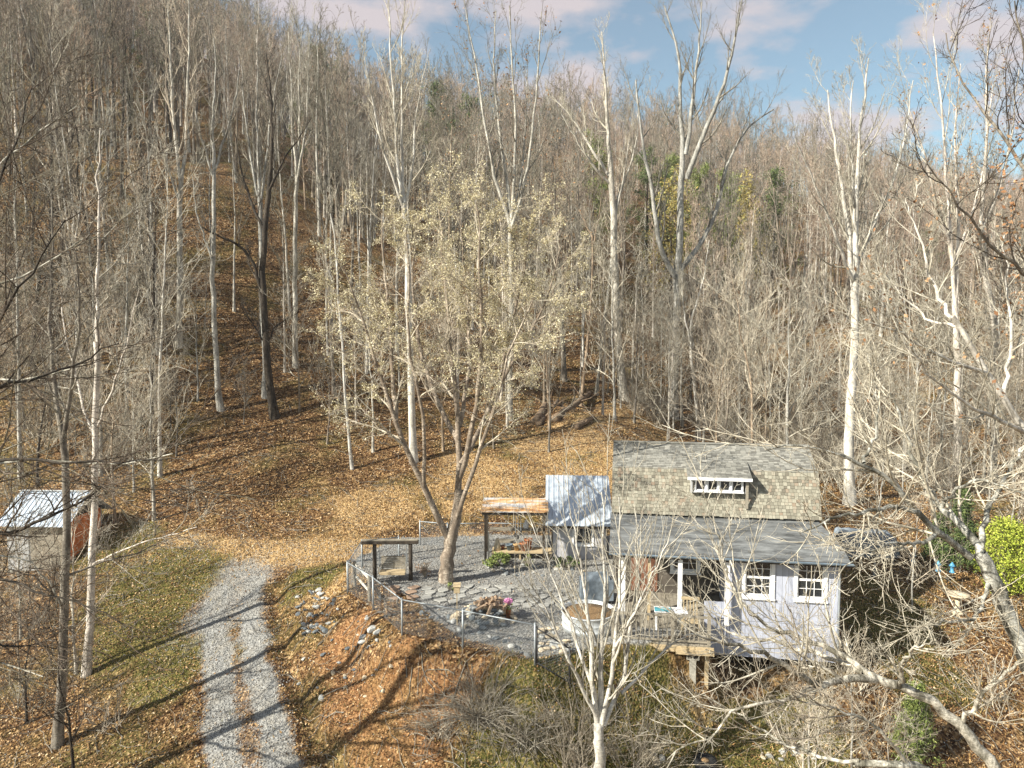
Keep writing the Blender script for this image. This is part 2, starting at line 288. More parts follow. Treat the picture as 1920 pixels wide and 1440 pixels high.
GRAV = [(atz(a, b)[0], atz(a, b)[1]) for a, b in [(668, 1075), (720, 1098), (775, 1125), (812, 1165), (860, 1195), (1003, 1236)]]+PATIO[5:]
BROAD = px2([(400, 1165), (430, 1120), (455, 1075)]); SAND = px2([(330, 1030), (450, 1040), (540, 1038), (640, 1030), (720, 1025), (860, 1015)])
def masks(x, y):
    n1 = wav(x, y, 1.1, 11); n2 = wav(x, y, 3.3, 12)
    sdp = polysd(x, y, PATIO)
    tr = np.minimum(segdist(x, y, TRL), segdist(x, y, TRR)+0.05); gr = 0.85*(1-ss(0.15, 1.0, tr+n2*0.22+wav(x, y, 9, 13)*0.25))
    gr = np.maximum(gr, 0.62*(1-ss(0.6, 2.8, segdist(x, y, BROAD)+n2*0.5+wav(x, y, 8, 14)*0.4))); gr = np.maximum(gr, 1-ss(-0.4, 0.25, polysd(x, y, GRAV)+n2*0.3))
    gr = np.maximum(gr, 0.42*(1-ss(0.5, 1.1, np.minimum(segdist(x, y, TRM), segdist(x, y, TRR))+n2*0.3)))
    gr = np.maximum(gr, 0.3*(1-ss(0.6, 2.0, segdist(x, y, SAND)+n2*0.4)))
    sand = 1-ss(0.7, 2.2, segdist(x, y, SAND)+n1*0.5)
    p = lambda a, b: G(a, b)[:2]
    def blob(px_, py_, r): c = p(px_, py_); return 1-ss(0.4, 1.3, np.hypot((x-c[0]), (y-c[1]))/r+n1*0.45+n2*0.2)
    grass = np.maximum.reduce([blob(300, 1090, 4.0), blob(250, 1180, 2.5), blob(330, 1230, 2.0), blob(590, 1085, 1.6), blob(960, 1430, 2.2), blob(1010, 1370, 1.5), blob(1250, 1400, 2.5), blob(1400, 1420, 2.6), blob(1670, 1150, 2.6), blob(1700, 1240, 2.2), blob(1500, 1400, 2.0), blob(230, 1020, 2.5), blob(1100, 1400, 2.0)])
    straw = np.maximum.reduce([blob(700, 960, 3), blob(1100, 850, 6), blob(900, 900, 4), blob(620, 1030, 2.5), blob(1180, 800, 6), blob(620, 1100, 1.8), blob(1300, 1440, 3)])*0.8
    drive = (1-ss(1.2, 2.6, np.minimum(segdist(x, y, TRL), segdist(x, y, TRR))+n1*0.4))
    clay = np.maximum.reduce([blob(640, 1230, 1.3), blob(700, 1400, 1.7), blob(820, 1370, 1.6), blob(600, 1150, 0.9), blob(740, 1270, 1.1), blob(650, 1320, 1.2), blob(1270, 1290, 1.0), blob(680, 1350, 1.5), blob(900, 1300, 1.0)])*0.55
    return np.clip(gr, 0, 1), np.clip(grass*0.8+drive*0.3*(gr < 0.3)+0.45*ss(0.18, 0.5, wav(x, y, 0.55, 51))*ss(34, 37, y)*(1-ss(56, 62, y)), 0, 1), np.clip(clay, 0, 1), np.clip(np.maximum(sand, straw), 0, 1)
mg, mgr, mcl, mst = masks(gx, gy)
ny, nx = gx.shape; V = np.stack([gx, gy, gz], -1).reshape(-1, 3); ii = (np.arange(ny-1)[:, None]*nx+np.arange(nx-1)[None]).ravel()
F = np.stack([ii, ii+1, ii+nx+1, ii+nx], 1)
def ground_mat():
    m, t, p = nodes('leafy_ground'); p.inputs['Roughness'].default_value = 0.95; p.inputs['Specular IOR Level'].default_value = 0.1
    at_ = t.nodes.new('ShaderNodeAttribute'); at_.attribute_name = 'cover'; s = t.nodes.new('ShaderNodeSeparateColor'); t.links.new(at_.outputs['Color'], s.inputs[0])
    co = t.nodes.new('ShaderNodeTexCoord').outputs['Object']
    def vor(sc_):
        v = t.nodes.new('ShaderNodeTexVoronoi'); v.inputs['Scale'].default_value = sc_; t.links.new(co, v.inputs['Vector']); sp = t.nodes.new('ShaderNodeSeparateColor'); t.links.new(v.outputs['Color'], sp.inputs[0]); return sp.outputs[0], v.outputs['Distance']
    v1, d1 = vor(11); v2, d2 = vor(22); v3, d3 = vor(34)
    big = noise(t, 0.25, 8, 0.62, vec=co); mid = noise(t, 1.4, 6, 0.7, vec=co)
    leaf = ramp(t, v1, [(0, (0.035, 0.018, 0.009)), (0.35, (0.10, 0.055, 0.027)), (0.65, (0.21, 0.125, 0.058)), (0.88, (0.34, 0.23, 0.12)), (1, (0.58, 0.42, 0.24))])
    leaf = mix(t, 1.0, leaf, ramp(t, mid, [(0.3, (0.55, 0.5, 0.45)), (0.7, (1.1, 1.05, 1.0))]), 'MULTIPLY'); leaf = mix(t, ramp(t, big, [(0.48, (0, 0, 0)), (0.66, (0.5, 0.5, 0.5))]), leaf, (0.13, 0.13, 0.04))
    grav = ramp(t, v3, [(0, (0.14, 0.14, 0.135)), (0.5, (0.24, 0.24, 0.23)), (1, (0.36, 0.355, 0.34))]); grav = mix(t, ramp(t, mid, [(0.42, (0, 0, 0)), (0.75, (0.5, 0.5, 0.5))]), grav, (0.22, 0.18, 0.12))
    gras = ramp(t, v2, [(0, (0.04, 0.045, 0.012)), (0.5, (0.10, 0.093, 0.025)), (1, (0.24, 0.18, 0.07))])
    clay = ramp(t, v2, [(0, (0.07, 0.033, 0.016)), (0.6, (0.24, 0.115, 0.048)), (1, (0.42, 0.24, 0.115))])
    stra = ramp(t, v2, [(0, (0.14, 0.08, 0.035)), (0.5, (0.38, 0.25, 0.115)), (1, (0.58, 0.43, 0.24))])
    def brk(mask, w_=0.55):
        a = t.nodes.new('ShaderNodeMath'); a.operation = 'MULTIPLY_ADD'; t.links.new(mid, a.inputs[0]); a.inputs[1].default_value = w_; t.links.new(mask, a.inputs[2])
        r = t.nodes.new('ShaderNodeMapRange'); r.interpolation_type = 'SMOOTHSTEP'; t.links.new(a.outputs[0], r.inputs[0]); r.inputs[1].default_value = 0.30+w_*0.5; r.inputs[2].default_value = 0.72+w_*0.5; return r.outputs[0]
    c = mix(t, brk(at_.outputs['Alpha']), leaf, stra); c = mix(t, brk(s.outputs[2]), c, clay); c = mix(t, brk(s.outputs[1], 1.1), c, gras); c = mix(t, brk(s.outputs[0], 0.35), c, grav)
    t.links.new(c, p.inputs['Base Color'])
    bump(t, p, d1, 0.8, 0.06); return m
me = new_mesh('ground', V, F, ground_mat(), smooth=True)
ca = me.color_attributes.new('cover', 'FLOAT_COLOR', 'POINT'); ca.data.foreach_set('color', np.stack([mg, mgr, mcl, mst], -1).astype(np.float32).ravel())
link('ground', me, kind='structure')
# ------------------------------------------------------------ plant growth, all numpy
def nrm(v): return v/(np.linalg.norm(v, axis=-1, keepdims=True)+1e-9)
def tubes(P, R, sides):
    Nn, K = P.shape[:2]; T = nrm(np.gradient(P, axis=1)); mt = np.abs(T.mean(1)); ref = np.eye(3)[np.argmin(mt, 1)][:, None, :]
    A = nrm(np.cross(T, ref)); B = np.cross(T, A); an = np.arange(sides)*2*np.pi/sides
    Vv = P[:, :, None]+R[:, :, None, None]*(A[:, :, None]*np.cos(an)[None, None, :, None]+B[:, :, None]*np.sin(an)[None, None, :, None])
    idx = np.arange(Nn*K*sides).reshape(Nn, K, sides); a = idx[:, :-1]; b = idx[:, 1:]
    Ff = np.stack([a, np.roll(a, -1, 2), np.roll(b, -1, 2), b], -1).reshape(-1, 4); return Vv.reshape(-1, 3), Ff
def leaves(pts, size, r, narrow=0.55, jit=0.0):
    n = len(pts); pts = pts+r.normal(size=(n, 3))*jit; a = nrm(r.normal(size=(n, 3))); b = nrm(np.cross(a, r.normal(size=(n, 3)))); s = size*(0.6+0.8*r.random((n, 1)))
    Vv = np.stack([pts-a*s*0.5, pts+b*s*0.5*narrow, pts+a*s*0.5, pts-b*s*0.5*narrow], 1); return Vv.reshape(-1, 3), np.arange(n*4).reshape(n, 4)
def grow(P, R, n, t0, t1, ang, Lr, r, Lt=0.4, up=0.1, wob=0.15, K=5, rr=0.6, rmin=0.004, L_abs=None, aj=0.25, tip=0.15, rmax=9):
    Nn, K0 = P.shape[:2]; idx = np.repeat(np.arange(Nn), n); Mm = len(idx)
    t = t0+(t1-t0)*((np.tile(np.arange(n), Nn)+r.random(Mm))/n); f = t*(K0-1); i = np.minimum(f.astype(int), K0-2); w_ = (f-i)[:, None]
    base = P[idx, i]*(1-w_)+P[idx, i+1]*w_; T = nrm(P[idx, i+1]-P[idx, i]); rad = R[idx, i]*(1-w_[:, 0])+R[idx, i+1]*w_[:, 0]
    plen = np.linalg.norm(np.diff(P, axis=1), axis=2).sum(1)[idx] if L_abs is None else np.full(Mm, L_abs)/Lr
    q = nrm(np.cross(T, nrm(r.normal(size=(Mm, 3))))); an = ang*(1+aj*r.normal(size=Mm))[:, None]
    d = T*np.cos(an)+q*np.sin(an); Ln = plen*Lr*(1-Lt*t)*(0.55+0.9*r.random(Mm)); st = (Ln/(K-1))[:, None]
    pts = [base]; cur = base
    for k in range(K-1):
        d = nrm(d+np.array([0, 0, up])+r.normal(size=(Mm, 3))*wob); cur = cur+d*st; pts.append(cur)
    Q = np.stack(pts, 1); rs = np.clip(rad*rr, rmin, rmax); S = np.linspace(0, 1, K)[None]; Rr = np.maximum(rs[:, None]*(1-S*(1-tip)), rmin*0.6); return Q, Rr
def resamp(pts, K):
    pts = np.array(pts, float); s = np.concatenate([[0], np.cumsum(np.linalg.norm(np.diff(pts[:, :3], axis=0), axis=1))]); q = np.linspace(0, s[-1], K)
    o = np.stack([np.interp(q, s, pts[:, j]) for j in range(pts.shape[1])], 1)
    for _ in range(2): o[1:-1] = o[1:-1]*0.5+(o[:-2]+o[2:])*0.25
    return o
def pack(parts):           # list of (V,F,matindex)
    Vs, Fs, Ms = [], [], []; b = 0
    for Vv, Ff, mi in parts: Vs.append(Vv); Fs.append(Ff+b); Ms.append(np.full(len(Ff), mi)); b += len(Vv)
    return np.concatenate(Vs), np.concatenate(Fs), np.concatenate(Ms)
def twigs(lv, r, n=(5, 4), rmin=0.006, up=0.12, wob=0.22, ang=0.75, sides=3, fac=(0.45, 0.5)):
    """two finer orders of twig on every polyline set in lv"""
    out_ = []
    for P, R in lv:
        a = grow(P, R, n[0], 0.2, 1.0, ang, fac[0], r, up=up, wob=wob, K=5, rmin=rmin, rr=0.55); out_.append(a)
        if n[1]: out_.append(grow(a[0], a[1], n[1], 0.2, 1.0, ang, fac[1], r, up=up, wob=wob, K=4, rmin=rmin*0.8, rr=0.6))
    return out_
def tree_data(kind, seed, H=22, r0=0.22, lod=1.0):
    r = np.random.default_rng(seed); z = np.linspace(0, 1, 14); k = lambda a: max(1, int(round(a*lod)))
    lean = r.normal(size=2)*0.03*H; w1 = r.normal(size=(14, 2)).cumsum(0)*0.009*H*(0.5 if kind != 'under' else 1.6); w1 -= w1[0]
    T = np.stack([lean[0]*z**1.5+w1[:, 0]*z, lean[1]*z**1.5+w1[:, 1]*z, H*z], 1)[None]; R = (r0*(1-z*0.93))[None]; R[0, 0] *= 1.35; R[0, 1] *= 1.05
    tr = [(T, R, 8)]; cr = []; lf = []; rm = 0.013 if lod >= 1 else 0.024
    if kind == 'poplar':
        b = grow(T, R, k(17), 0.38, 0.98, 0.72, 0.30, r, Lt=0.6, up=0.17, wob=0.12, K=8, rr=0.52, rmin=0.036)
        lvl = [(T[:, 6:], R[:, 6:]), b]; c = grow(*b, k(5), 0.2, 1, 0.75, 0.45, r, up=0.12, wob=0.2, K=6, rmin=0.023); t_ = twigs([b, c], r, (k(4), 1), rm)
    elif kind == 'fork':
        m_ = grow(T[:, :8], R[:, :8], 4, 0.55, 1, 0.33, 1.25, r, Lt=0.2, up=0.16, wob=0.05, K=11, rr=0.72, rmin=0.03, aj=0.3); T = T[:, :8]; R = R[:, :8]; tr = [(T, R, 8), (*m_, 7)]
        b = grow(*m_, k(8), 0.2, 0.98, 0.7, 0.32, r, up=0.14, wob=0.14, K=7, rmin=0.034, rr=0.55); c = grow(*b, k(5), 0.2, 1, 0.75, 0.45, r, up=0.1, wob=0.2, K=6, rmin=0.022); t_ = twigs([b, c], r, (k(4), 1), rm)
    elif kind == 'under':
        b = grow(T, R, k(16), 0.2, 0.97, 0.85, 0.42, r, Lt=0.6, up=0.12, wob=0.16, K=7, rr=0.6, rmin=0.018); c = grow(*b, k(6), 0.2, 1, 0.7, 0.5, r, up=0.12, wob=0.2, K=5, rmin=0.012); t_ = twigs([b, c], r, (k(4), 1), rm*0.75)
    elif kind == 'oak':
        b = grow(T, R, k(22), 0.32, 0.98, 0.85, 0.34, r, Lt=0.6, up=0.1, wob=0.15, K=8, rr=0.5, rmin=0.02); c = grow(*b, k(8), 0.2, 1, 0.7, 0.42, r, up=0.12, wob=0.18, K=6, rmin=0.02); t_ = twigs([b, c], r, (k(4), 1), rm)
    elif kind == 'pine':
        b = grow(T, R, k(46), 0.2, 1, 1.15, 0.24, r, Lt=0.6, up=0.06, wob=0.08, K=6, rr=0.3, rmin=0.02); c = grow(*b, k(9), 0.15, 1, 0.8, 0.4, r, up=0.1, wob=0.15, K=4, rmin=0.01); t_ = []
    cr = [(*b, 4), (*c, 3)]+[(*q, 3) for q in t_]
    if kind == 'oak':
        P = t_[0][0].reshape(-1, 3); P = P[r.random(len(P)) < 0.45]; lf = [leaves(P, 0.15, r, 0.6, 0.08)]
    if kind == 'pine':
        P = c[0][:, 1:].reshape(-1, 3); P = np.repeat(P, k(8), 0); lf = [leaves(P, 0.21, r, 0.26, 0.17)]
    return pack([(*tubes(P, Rr, s), 0) for P, Rr, s in tr]), pack([(*tubes(P, Rr, s), 0) for P, Rr, s in cr]+[(*l, 1) for l in lf])
PROTO = {}
def proto(key, kind, seed, H, r0, bk, tw, leafm=None, lod=1.0):
    (a, b) = tree_data(kind, seed, H, r0, lod); ml = [M[tw]]+([M[leafm]] if leafm else [])
    PROTO[key] = (new_mesh('trunk', a[0], a[1], M[bk], smooth=True), new_mesh('crown', b[0], b[1], ml, b[2]), H)
def place(key, x, y, H, label, group=None, cat='tree', name='bare_tree', rz=None, tilt=0.0, z=None):
    tm, cm, H0 = PROTO[key]; s = H/H0
    t = thing(name, label, cat, (x, y, (hz(x, y) if z is None else z)-0.12), random.random()*6.28 if rz is None else rz, group)
    t.scale = (s*random.uniform(0.92, 1.1),)*2+(s,); t.rotation_euler[0] = random.gauss(0, 0.02)+tilt; t.rotation_euler[1] = random.gauss(0, 0.02)
    link('trunk', tm, t); link('crown', cm, t); return t
for i in range(5): proto('poplar%d' % i, 'poplar', 100+i, 23, 0.16, ['bark_pale', 'bark_white', 'bark_grey', 'bark_pale', 'bark_white'][i], ['twig_mid', 'twig_pale', 'twig_mid', 'twig_mid', 'twig'][i])
for i in range(3): proto('fork%d' % i, 'fork', 130+i, 21, 0.18, ['bark_pale', 'bark_grey', 'bark_white'][i], ['twig_mid', 'twig', 'twig_pale'][i])
for i in range(4): proto('under%d' % i, 'under', 160+i, 9, 0.075, ['bark_tan', 'bark_dark', 'bark_pale', 'bark_grey'][i], ['twig_pale', 'twig_dark', 'twig_pale', 'twig'][i])
for i in range(2): proto('oak%d' % i, 'oak', 190+i, 19, 0.22, ['bark_grey', 'bark_tan'][i], 'twig', 'leaf_russet')
for i in range(2): proto('pine%d' % i, 'pine', 220+i, 13, 0.16, 'bark_dark', 'twig_dark', ['needle', 'needle_light'][i])
proto('goldpine', 'pine', 230, 9, 0.12, 'bark_dark', 'twig', 'leaf_yellow', 0.8)
for i in range(2): proto('dark%d' % i, 'poplar', 240+i, 20, 0.2, 'bark_dark', 'twig_dark')
#@@PART2
# ------------------------------------------------------------ the house
HA = math.radians(9.0); HO = atz(1566, 1237, -1.15)
def frame(name, label, cat, o, rz): return thing(name, label, cat, o, rz)
house = frame('cottage', 'small lavender white cottage with gambrel shingle roof, dormer and lean-to porch', 'house', (HO[0], HO[1], 0), -HA)
Wd = 7.55; YM = 2.55           # width; depth of main body front face behind the lean-to front
b = MB(); z0, z1 = -1.25, 2.42
wx = [(-3.02, -2.16), (-1.30, -0.44)]; wz = (0.96, 2.2)       # window openings in the front wall
xs_ = [-3.55, -3.02, -2.16, -1.30, -0.44, 0]
for i in range(5):
    if i in (1, 3): b.box(xs_[i], xs_[i+1], 0, 0.12, z0, wz[0]); b.box(xs_[i], xs_[i+1], 0, 0.12, wz[1], z1)
    else: b.box(xs_[i], xs_[i+1], 0, 0.12, z0, z1)
for xa_ in (-0.12, -3.55): b.add([(xa_, 0.1205, z0), (xa_, YM, z0), (xa_, YM, 2.98), (xa_, 0.1205, 2.40), (xa_+.12, 0.1205, z0), (xa_+.12, YM, z0), (xa_+.12, YM, 2.98), (xa_+.12, 0.1205, 2.40)], [[0, 3, 2, 1], [4, 5, 6, 7], [0, 4, 7, 3], [1, 2, 6, 5], [0, 1, 5, 4], [3, 7, 6, 2]])
b.build('front_wall', M['siding'], house)
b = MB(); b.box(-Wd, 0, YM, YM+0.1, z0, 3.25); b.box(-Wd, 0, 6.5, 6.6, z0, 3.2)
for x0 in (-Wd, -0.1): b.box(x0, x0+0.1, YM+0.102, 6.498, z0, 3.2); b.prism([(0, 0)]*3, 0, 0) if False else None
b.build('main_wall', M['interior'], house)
# gable ends (gambrel)
for x0 in (-Wd+0.02, -0.1):
    pr = [(2.5, 3.2), (3.15, 4.68), (4.6, 5.42), (6.05, 4.68), (6.65, 3.2)]; n = 5
    b = MB(); Vv = [(x0, y, z) for y, z in pr]+[(x0+0.08, y, z) for y, z in pr]
    b.add(Vv, [[i, (i+1) % n, n+(i+1) % n, n+i] for i in range(n)]+[list(range(n))[::-1], list(range(n, 2*n))]); b.build('gable', M['siding'], house)
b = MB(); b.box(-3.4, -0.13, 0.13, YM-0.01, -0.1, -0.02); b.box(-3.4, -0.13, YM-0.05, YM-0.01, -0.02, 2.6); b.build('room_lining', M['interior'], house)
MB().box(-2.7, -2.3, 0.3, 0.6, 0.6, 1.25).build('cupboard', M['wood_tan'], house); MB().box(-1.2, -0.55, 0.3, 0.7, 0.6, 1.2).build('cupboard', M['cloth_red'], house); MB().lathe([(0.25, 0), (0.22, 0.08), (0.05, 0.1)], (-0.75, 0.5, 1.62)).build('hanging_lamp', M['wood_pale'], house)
def window(x0, x1, zb, zt, par, y=0.0, cols=3, rows=2, trim=0.115, sashes=2):
    f = MB()
    f.box(x0-trim, x0, y-0.035, y+0.02, zb-trim, zt+trim); f.box(x1, x1+trim, y-0.035, y+0.02, zb-trim, zt+trim)
    f.box(x0, x1, y-0.033, y+0.02, zb-trim, zb); f.box(x0, x1, y-0.033, y+0.02, zt, zt+trim); f.box(x0-trim-0.02, x1+trim+0.02, y-0.075, y-0.036, zb-trim-0.03, zb-trim+0.02)
    fr = f.build('window', M['white'], par, bevel=0.006)
    g = MB(); g.box(x0, x1, y+0.055, y+0.06, zb, zt); g.build('pane', M['glass'], fr)
    s = MB(); H_ = (zt-zb)/sashes
    for k in range(sashes):
        a, c = zb+k*H_, zb+(k+1)*H_; yy = y+0.02+0.014*(1-k)*0
        s.box(x0+.001, x0+0.045, yy+0.001, yy+0.034, a, c); s.box(x1-0.045, x1-.001, yy+0.001, yy+0.034, a, c); s.box(x0+0.045, x1-0.045, yy+.001, yy+0.034, a+.001, a+0.04); s.box(x0+0.045, x1-0.045, yy+.001, yy+0.034, c-0.035, c-.001)
        for j in range(1, cols): xx = x0+0.045+(x1-x0-0.09)*j/cols; s.box(xx-0.009, xx+0.009, yy+0.004, yy+0.03, a+0.04, c-0.035)
        for j in range(1, rows): zc = a+0.04+(c-a-0.075)*j/rows; s.box(x0+0.045, x1-0.045, yy+0.006, yy+0.028, zc-0.009, zc+0.009)
    s.build('sash', M['white'], fr); return fr
for x0, x1 in wx: window(x0, x1, wz[0], wz[1], house)
MB().box(-0.12, 0.02, -0.02, 0.0-.0005, z0, 2.3).build('corner_trim', M['siding'], house); MB().box(-3.57, -3.45, -0.02, -.0005, z0, 2.3).build('corner_trim', M['siding'], house)
b = MB(); b.cyl((0.06, -0.03, -1.2), (0.06, -0.03, 2.3), 0.035); b.build('downspout', M['pipe'], house)
# lean-to roof with curved right end, membrane covered
b = MB(); yr = [(-0.42, 2.36), (0.6, 2.62), (1.6, 2.85), (2.56, 3.06)]; xl = -Wd-0.15; rx = [0.30, 0.27, 0.1, -0.12]
for i in range(3):
    (ya, za), (yb, zb) = yr[i], yr[i+1]; b.slab((xl, ya, za), (rx[i], ya, za), (rx[i+1], yb, zb), (xl, yb, zb), 0.09)
b.build('porch_roof', M['membrane'], house)
b = MB(); b.box(xl, 0.3, -0.46, -0.422, 2.22, 2.37); b.build('fascia', M['wood_dark'], house)
b = MB()
for i in range(8):
    a = math.pi*i/7; c = math.pi*(i+1)/7
    if i < 7: b.add([(xl, -0.53+0.065*math.cos(a), 2.36-0.07*math.sin(a)), (0.36, -0.53+0.065*math.cos(a), 2.36-0.07*math.sin(a)), (0.36, -0.53+0.065*math.cos(c), 2.36-0.07*math.sin(c)), (xl, -0.53+0.065*math.cos(c), 2.36-0.07*math.sin(c))], [[0, 1, 2, 3]])
b.build('gutter', M['slate'], house)
# gambrel roof: deck + individual shingle tabs
def shingles(a0, a1, xL, xR, rows, tab, m, name, skip=None, par=None):
    (ya, za), (yb, zb) = a0, a1; ln = math.hypot(yb-ya, zb-za); uy, uz = (yb-ya)/ln, (zb-za)/ln; ny_, nz_ = -uz, uy; rh = ln/rows; s = MB()
    for r_ in range(rows):
        x = xL+random.uniform(-0.0, 0.0)-(tab*0.5 if r_ % 2 else 0)
        while x < xR:
            wd_ = tab*random.uniform(0.8, 1.15); xa, xb = max(x, xL), min(x+wd_-0.008, xR); x += wd_
            if xb-xa < 0.02: continue
            d0 = r_*rh+random.uniform(-0.025, 0.012); d1 = (r_+1)*rh+0.05; t0_ = 0.03+random.uniform(0, 0.012); t1_ = 0.012
            xm = (xa+xb)/2; 
            if skip and skip(xm, ya+uy*d1): continue
            q = [(xa, ya+uy*d0+ny_*t0_, za+uz*d0+nz_*t0_), (xb, ya+uy*d0+ny_*t0_, za+uz*d0+nz_*t0_), (xb, ya+uy*d1+ny_*t1_, za+uz*d1+nz_*t1_), (xa, ya+uy*d1+ny_*t1_, za+uz*d1+nz_*t1_)]
            lo = [(p[0], p[1]-ny_*0.02, p[2]-nz_*0.02) for p in q[:2]]
            s.add(q+lo, [[0, 1, 2, 3], [4, 5, 1, 0]])
    return s.build(name, M[m], par)
EV, KN, RG, KB, EB = (2.32, 3.10), (3.02, 4.72), (4.6, 5.50), (6.18, 4.72), (6.85, 3.10)
b = MB(); xL, xR = -Wd-0.1, 0.02
for a, c in ((EV, KN), (KN, RG), (RG, KB), (KB, EB)): b.slab((xL, a[0], a[1]), (xR, a[0], a[1]), (xR, c[0], c[1]), (xL, c[0], c[1]), 0.1)
roof = b.build('roof', M['shingle_up'], house)
DX0, DX1 = -4.72, -2.62
shingles(EV, KN, xL, xR, 14, 0.135, 'shingle_low', 'lower_shingles', lambda x, y: DX0+0.05 < x < DX1-0.05 and y > 2.72, roof)
shingles(KN, RG, xL, xR, 16, 0.2, 'shingle_up', 'upper_shingles', None, roof)
shingles(EB, KB, xL, xR, 10, 0.2, 'shingle_low', 'lower_shingles', None, roof); shingles(KB, RG, xL, xR, 12, 0.24, 'shingle_up', 'upper_shingles', None, roof)
b = MB(); b.box(xL-0.02, xR+0.02, 4.5, 4.7, 5.52, 5.56); b.build('ridge_cap', M['shingle_up'], roof)
for x0 in (xL-0.025, xR+0.003):
    b = MB()
    for a, c in ((EV, KN), (KN, RG), (RG, KB), (KB, EB)): b.slab((x0, a[0], a[1]+0.015), (x0+0.022, a[0], a[1]+0.015), (x0+0.022, c[0], c[1]+0.015), (x0, c[0], c[1]+0.015), 0.16)
    b.build('barge_board', M['wood_grey'], house)
# dormer
b = MB(); b.slab((DX0-0.12, 2.2, 4.58), (DX1+0.12, 2.2, 4.58), (DX1+0.12, 3.5, 5.0), (DX0-0.12, 3.5, 5.0), 0.07); dr = b.build('dormer', M['shingle_up'], house)
shingles((2.2, 4.58), (3.5, 5.0), DX0-0.12, DX1+0.12, 12, 0.2, 'shingle_up', 'dormer_shingles', None, dr)
b = MB(); b.box(DX0-0.13, DX1+0.13, 2.17, 2.197, 4.49, 4.60); b.build('dormer_fascia', M['white'], dr)
b = MB(); b.box(DX0+0.02, DX0+0.08, 2.42, 3.4, 3.95, 4.5); b.box(DX1-0.08, DX1-0.02, 2.42, 3.4, 3.95, 4.5); b.box(DX0+0.08, DX1-0.08, 2.45, 2.6, 3.95, 4.02); b.box(DX0+0.08, DX1-0.08, 2.98, 3.0, 4.02, 4.5); b.build('dormer_wall', M['siding_grey'], dr)
xw = np.linspace(DX0+0.16, DX1-0.16, 5)
for i in range(4): window(xw[i]+0.025, xw[i+1]-0.025, 4.05, 4.46, dr, y=2.4, cols=1, rows=1, trim=0.022, sashes=1)
b = MB(); b.box(DX1-0.07, DX1+0.02, 2.33, 2.40, 3.42, 4.49); b.build('bracket', M['wood_grey'], dr)
# porch
b = MB(); b.box(-Wd-0.1, -4.40, -2.15, YM-0.01, -0.16, -0.06); b.box(-4.399, -3.56, 0.13, YM-0.01, -0.16, -0.06)
b.build('deck', M['wood_grey'], house)
b = MB(); 
for k in range(int((Wd+0.1-3.56)/0.145)): b.box(-Wd-0.09+k*0.145, -Wd+0.045+k*0.145, -2.14 if -Wd+0.045+k*0.145 < -4.38 else 0.13, YM-0.02, -0.057, -0.04)
b.build('deck_boards', M['wood_grey'], house)
b = MB(); b.box(-Wd-0.1, -4.3, -2.24, -2.16, -0.26, -0.08); b.box(-5.5, -4.3, -2.32, -2.245, -0.30, -0.14); b.build('rim_joist', M['wood_tan'], house)
for x in (-7.5, -5.9, -4.5):
    for y in (-2.0, -0.2):
        b = MB(); b.box(x-0.06, x+0.06, y-0.06, y+0.06, -3.0, -0.165); b.build('deck_post', M['wood_tan'], house)
for x in (-7.2, -5.25, -3.66):
    b = MB(); b.box(x-0.075, x+0.075, -0.36, -0.21, -0.04, 2.3); b.build('porch_post', M['white'], house, bevel=0.01)
b = MB(); b.box(-6.35, -6.25, -0.3, -0.2, -0.04, 2.3); b.build('porch_post', M['wood_tan'], house, label='tan bare wood porch post')
b = MB(); MB().box(-4.38, -3.551, 0, 0.12, z0, 0.62).build('knee_wall', M['siding'], house); xa, xb = -7.55, -4.42
b.box(xa, xb, -2.14, -2.04, 0.84, 0.9); b.box(xa, xb, -2.11, -2.07, 0.02, 0.08)
for k in range(22): x = xa+0.07+k*(xb-xa-0.14)/21; b.box(x-0.018, x+0.018, -2.106, -2.074, 0.081, 0.839)
for x in (xa+0.03, -5.6, xb-0.03): b.box(x-0.05, x+0.05, -2.16, -2.02, -0.035, 0.98)
b.build('railing', M['wood_grey'], house)
b = MB(); b.box(-6.9, -5.9, YM-0.04, YM-0.004, 0, 2.05); d = b.build('door', M['door'], house); b = MB(); b.cyl((-6.0, YM-0.09, 1), (-6.0, YM-0.05, 1), 0.03); b.build('handle', M['galv'], d)
window(-5.3, -4.4, 0.9, 2.0, house, y=YM-0.04)
# things on the porch and deck
HM = Matrix.Translation((HO[0], HO[1], 0)) @ Matrix.Rotation(-HA, 4, 'Z')
def hp(x, y, z): p = HM @ Vector((x, y, z)); return (p.x, p.y, p.z)
t = thing('porch_table', 'low table with white top and turquoise stripe on the cottage deck', 'table', hp(-5.6, -1.0, -0.04), -HA)
b = MB(); b.box(-0.55, 0.55, -0.25, 0.25, 0.66, 0.70); b.build('tabletop', M['white'], t, bevel=0.01); b = MB(); b.box(-0.54, 0.0, -0.24, 0.1, 0.702, 0.72); b.build('runner', M['turq'], t)
for sx in (-0.48, 0.48):
    for sy in (-0.2, 0.2): b = MB(); b.box(sx-0.025, sx+0.025, sy-0.025, sy+0.025, 0, 0.659); b.build('leg', M['white'], t)
t = thing('deck_chair', 'wooden high-backed chair with tan top rail standing on the cottage deck', 'chair', hp(-4.95, -1.2, -0.04), -HA)
b = MB(); b.box(-0.28, 0.28, -0.25, 0.25, 0.42, 0.46); b.build('seat', M['wood_tan'], t, bevel=0.01)
b = MB(); b.box(-0.3, 0.3, 0.24, 0.29, 1.05, 1.15); 
for k in range(5): b.box(-0.24+k*0.11, -0.2+k*0.11, 0.25, 0.28, 0.461, 1.049)
b.build('backrest', M['wood_tan'], t)
for sx in (-0.26, 0.26):
    for sy in (-0.22, 0.22): b = MB(); b.box(sx-0.025, sx+0.025, sy-0.025, sy+0.025, 0, 0.419); b.build('leg', M['wood_tan'], t)
